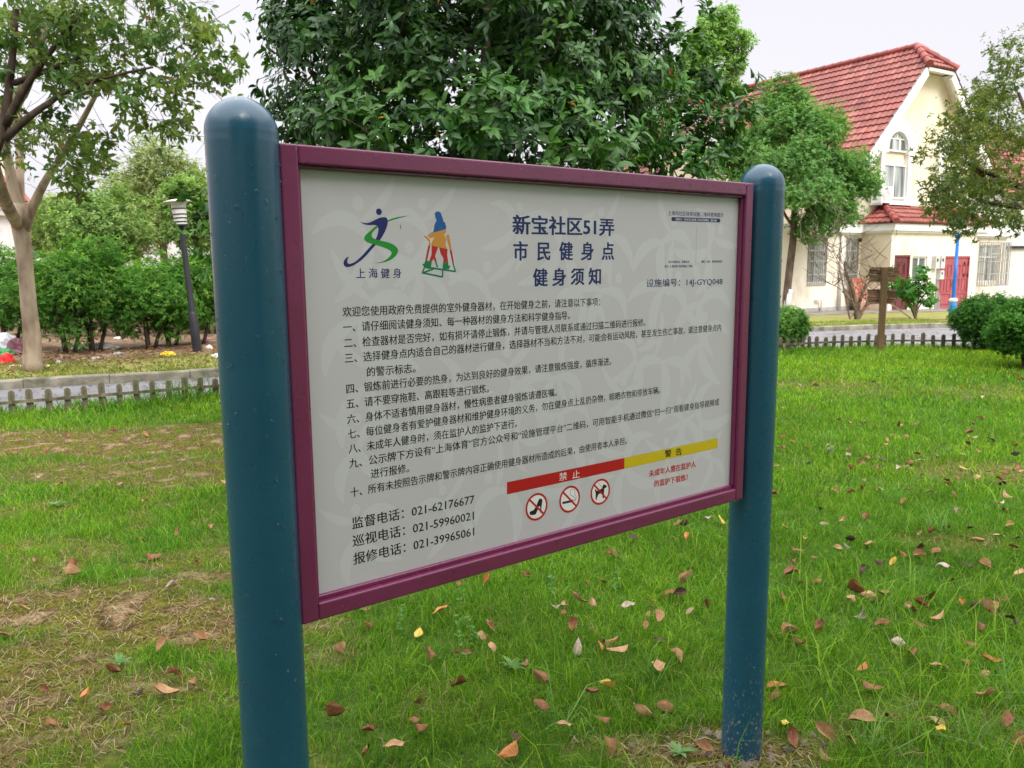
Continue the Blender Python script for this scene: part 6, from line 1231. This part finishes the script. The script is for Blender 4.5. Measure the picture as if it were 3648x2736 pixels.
tag(mb.build('leaf_scatter', m_leaf_soft), 'small scraps of dead leaves scattered through the grass on the right', 'leaves', kind='stuff')
# leaf litter under the far shrubs, too much to count
mb = MB(); n = 5200; x = -13 + 12 * r.random(n); y = kerb_y(x) + .25 + 4.2 * r.random(n); k = r.random(n) < np.clip((y - kerb_y(x)) / 1.3, .12, 1); x, y = x[k], y[k]; n = len(x)
leaves(mb, np.stack([x, y, ground_h(x, y) + .012 + .02 * r.random(n)], 1), rnd_dirs(r, n) * [1, 1, .3], rnd_dirs(r, n) * .4 + [0, 0, 1], .06 + .05 * r.random(n), .025 + .02 * r.random(n), pick([(.16, .075, .045), (.26, .15, .09), (.38, .26, .17), (.10, .05, .03)], n, r), 'simple')
tag(mb.build('leaf_litter', m_leaf_soft), 'brown leaf litter under the shrubs on the left verge', 'leaves', kind='stuff')
mb = MB(); n = 900; x = -8 + 18 * r.random(n); y = fence_y(x) + .6 + (kerb_y(x) - fence_y(x) - .7) * r.random(n) ** .5; leaves(mb, np.stack([x, y, base_z(y) + .008 * r.random(n) - .004], 1), rnd_dirs(r, n) * [1, 1, .2], rnd_dirs(r, n) * .3 + [0, 0, 1], .04 + .04 * r.random(n), .02 + .015 * r.random(n), pick([(.2, .12, .08), (.3, .2, .13), (.12, .07, .05)], n, r), 'simple')
tag(mb.build('road_leaves', m_leaf_soft), 'small brown leaves blown across the grey road', 'leaves', kind='stuff')
# crumbs of earth, gravel and fibre round the far post
mb = MB(); n = 80; a = r.random(n) * 6.28; d_ = .07 + .22 * r.random(n) ** 1.5
for i in range(n):
    p = AX_R + np.array([math.cos(a[i]) * d_[i] * 1.25, math.sin(a[i]) * d_[i], 0]); s_ = .006 + .014 * r.random() ** 2; q = np.array([(1, 0, 0), (.3, .9, .1), (-.8, .6, 0), (-.9, -.5, .1), (.2, -1, 0), (0, 0, .9), (.1, .1, -.6)]) * s_ * (.7 + .6 * r.random((7, 1)))
    q[:, 2] += float(ground_h(p[0], p[1])) + .003; mb.add(q + [p[0], p[1], 0], [(0, 1, 5), (1, 2, 5), (2, 3, 5), (3, 4, 5), (4, 0, 5), (1, 0, 6), (2, 1, 6), (3, 2, 6), (4, 3, 6), (0, 4, 6)])
tag(mb.build('gravel', mat('grey_gravel', (0.13, 0.105, 0.085), (0.27, 0.23, 0.20), 20, 0.9)), 'grey gravel and clods of earth round the foot of the far teal post', 'gravel', kind='stuff')

# ------------------------------------------------------------------ single weeds in the lawn
m_weed = m_leaf
def weed(u, v, h, kind_, label, seed):
    r = np.random.default_rng(seed); b = gnd(u, v); b[2] = float(ground_h(b[0], b[1])); t = thing('weed', label, 'weed', b); g1 = [(0.10, 0.26, 0.05), (0.14, 0.32, 0.07)]
    if kind_ == 'stalk':
        tip = b + [r.normal() * .02, r.normal() * .02, h]; q = bez(b, (b + tip) / 2 + [r.normal() * .015, 0, 0], tip, 10); MB().tube(q, np.linspace(.0016, .0008, 10), 5).build('stem', flat('weed_stem', (0.13, 0.24, 0.06)), t, b); n = 26
        i = np.sort(r.random(n)); P_ = np.stack([np.interp(i, np.linspace(0, 1, 10), q[:, k]) for k in range(3)], 1); D = rnd_dirs(r, n) * [1, 1, .3] + [0, 0, .25]; mb = MB(); leaves(mb, P_, D, np.tile([0, 0, 1.0], (n, 1)) + .3 * rnd_dirs(r, n), .028 * (1.15 - .6 * i), .018 * (1.15 - .6 * i), pick(g1, n, r), 'rich')
    elif kind_ == 'rosette':
        n = 11; a_ = np.linspace(0, 6.28, n) + r.normal(0, .2, n); D = np.stack([np.cos(a_), np.sin(a_), .35 + .5 * r.random(n)], 1); mb = MB(); leaves(mb, np.tile(b + [0, 0, .02], (n, 1)), D, np.tile([0, 0, 1.0], (n, 1)), h * (.4 + .45 * r.random(n)), h * .24 * np.ones(n), pick([(0.13, 0.27, 0.08), (0.16, 0.30, 0.10)], n, r), 'rich')
    else:
        n = 34; a_ = r.random(n) * 6.28; v_, q, tt_, c = blades(np.tile(b, (n, 1)) + .05 * rnd_dirs(r, n) * [1, 1, 0], h * (.3 + .75 * r.random(n) ** 1.5), .0013 + .0013 * r.random(n), .5 + 1.2 * r.random(n), pick([(0.08, 0.22, 0.025), (0.12, 0.27, 0.04), (0.17, 0.30, 0.07)], n, r), seed); mb = MB(); mb.V.append(v_); mb.F += [q, tt_]; mb.C.append(c); mb.n += len(v_)
    mb.build('leaves' if kind_ != 'clump' else 'blades', m_weed, t, b)
for a_ in ((1645, 2365, .30, 'stalk', 'tall leafy weed stalk with round leaves under the board'), (1955, 2190, .24, 'stalk', 'slender weed stalk right of the tall leafy one'), (2185, 2110, .12, 'stalk', 'low pale weed stem under the middle of the board'), (1825, 2395, .085, 'rosette', 'grey-green broad-leaved rosette under the board'), (1430, 2270, .12, 'stalk', 'bright young shoot under the left of the board'), (1690, 2300, .12, 'stalk', 'short feathery weed beside the tall leafy stalk'),
           (1990, 2590, .26, 'clump', 'tall arching grass clump in the foreground under the board'), (2330, 2440, .2, 'clump', 'arching grass clump with a tan leaf beside it'), (200, 1810, .09, 'rosette', 'pale spiky rosette in the grass on the left'), (425, 2380, .07, 'rosette', 'soft round-leaved rosette at the edge of the bare patch'), (690, 1730, .2, 'stalk', 'leafy weed sprouting from the lawn left of the near post'), (2965, 1630, .22, 'stalk', 'upright weed on the lawn right of the far post'),
           (3140, 1560, .2, 'stalk', 'upright seedling farther along the lawn'), (3165, 1790, .26, 'clump', 'pale seeding grass clump in the middle of the right lawn'), (3340, 1900, .24, 'clump', 'long-bladed grass clump near the right edge'), (3580, 2500, .3, 'clump', 'tall yellow-green grass clump in the bottom right corner'), (3420, 2640, .28, 'clump', 'broad-bladed grass clump at the bottom right'), (3120, 2690, .22, 'clump', 'grass clump with leaves caught in it, bottom right'), (2420, 2710, .07, 'rosette', 'five-leaved bright weed left of the far post foot'), (1075, 2450, .14, 'stalk', 'light green weed tucked against the near teal post')):
    weed(*a_, seed=int(a_[0]))
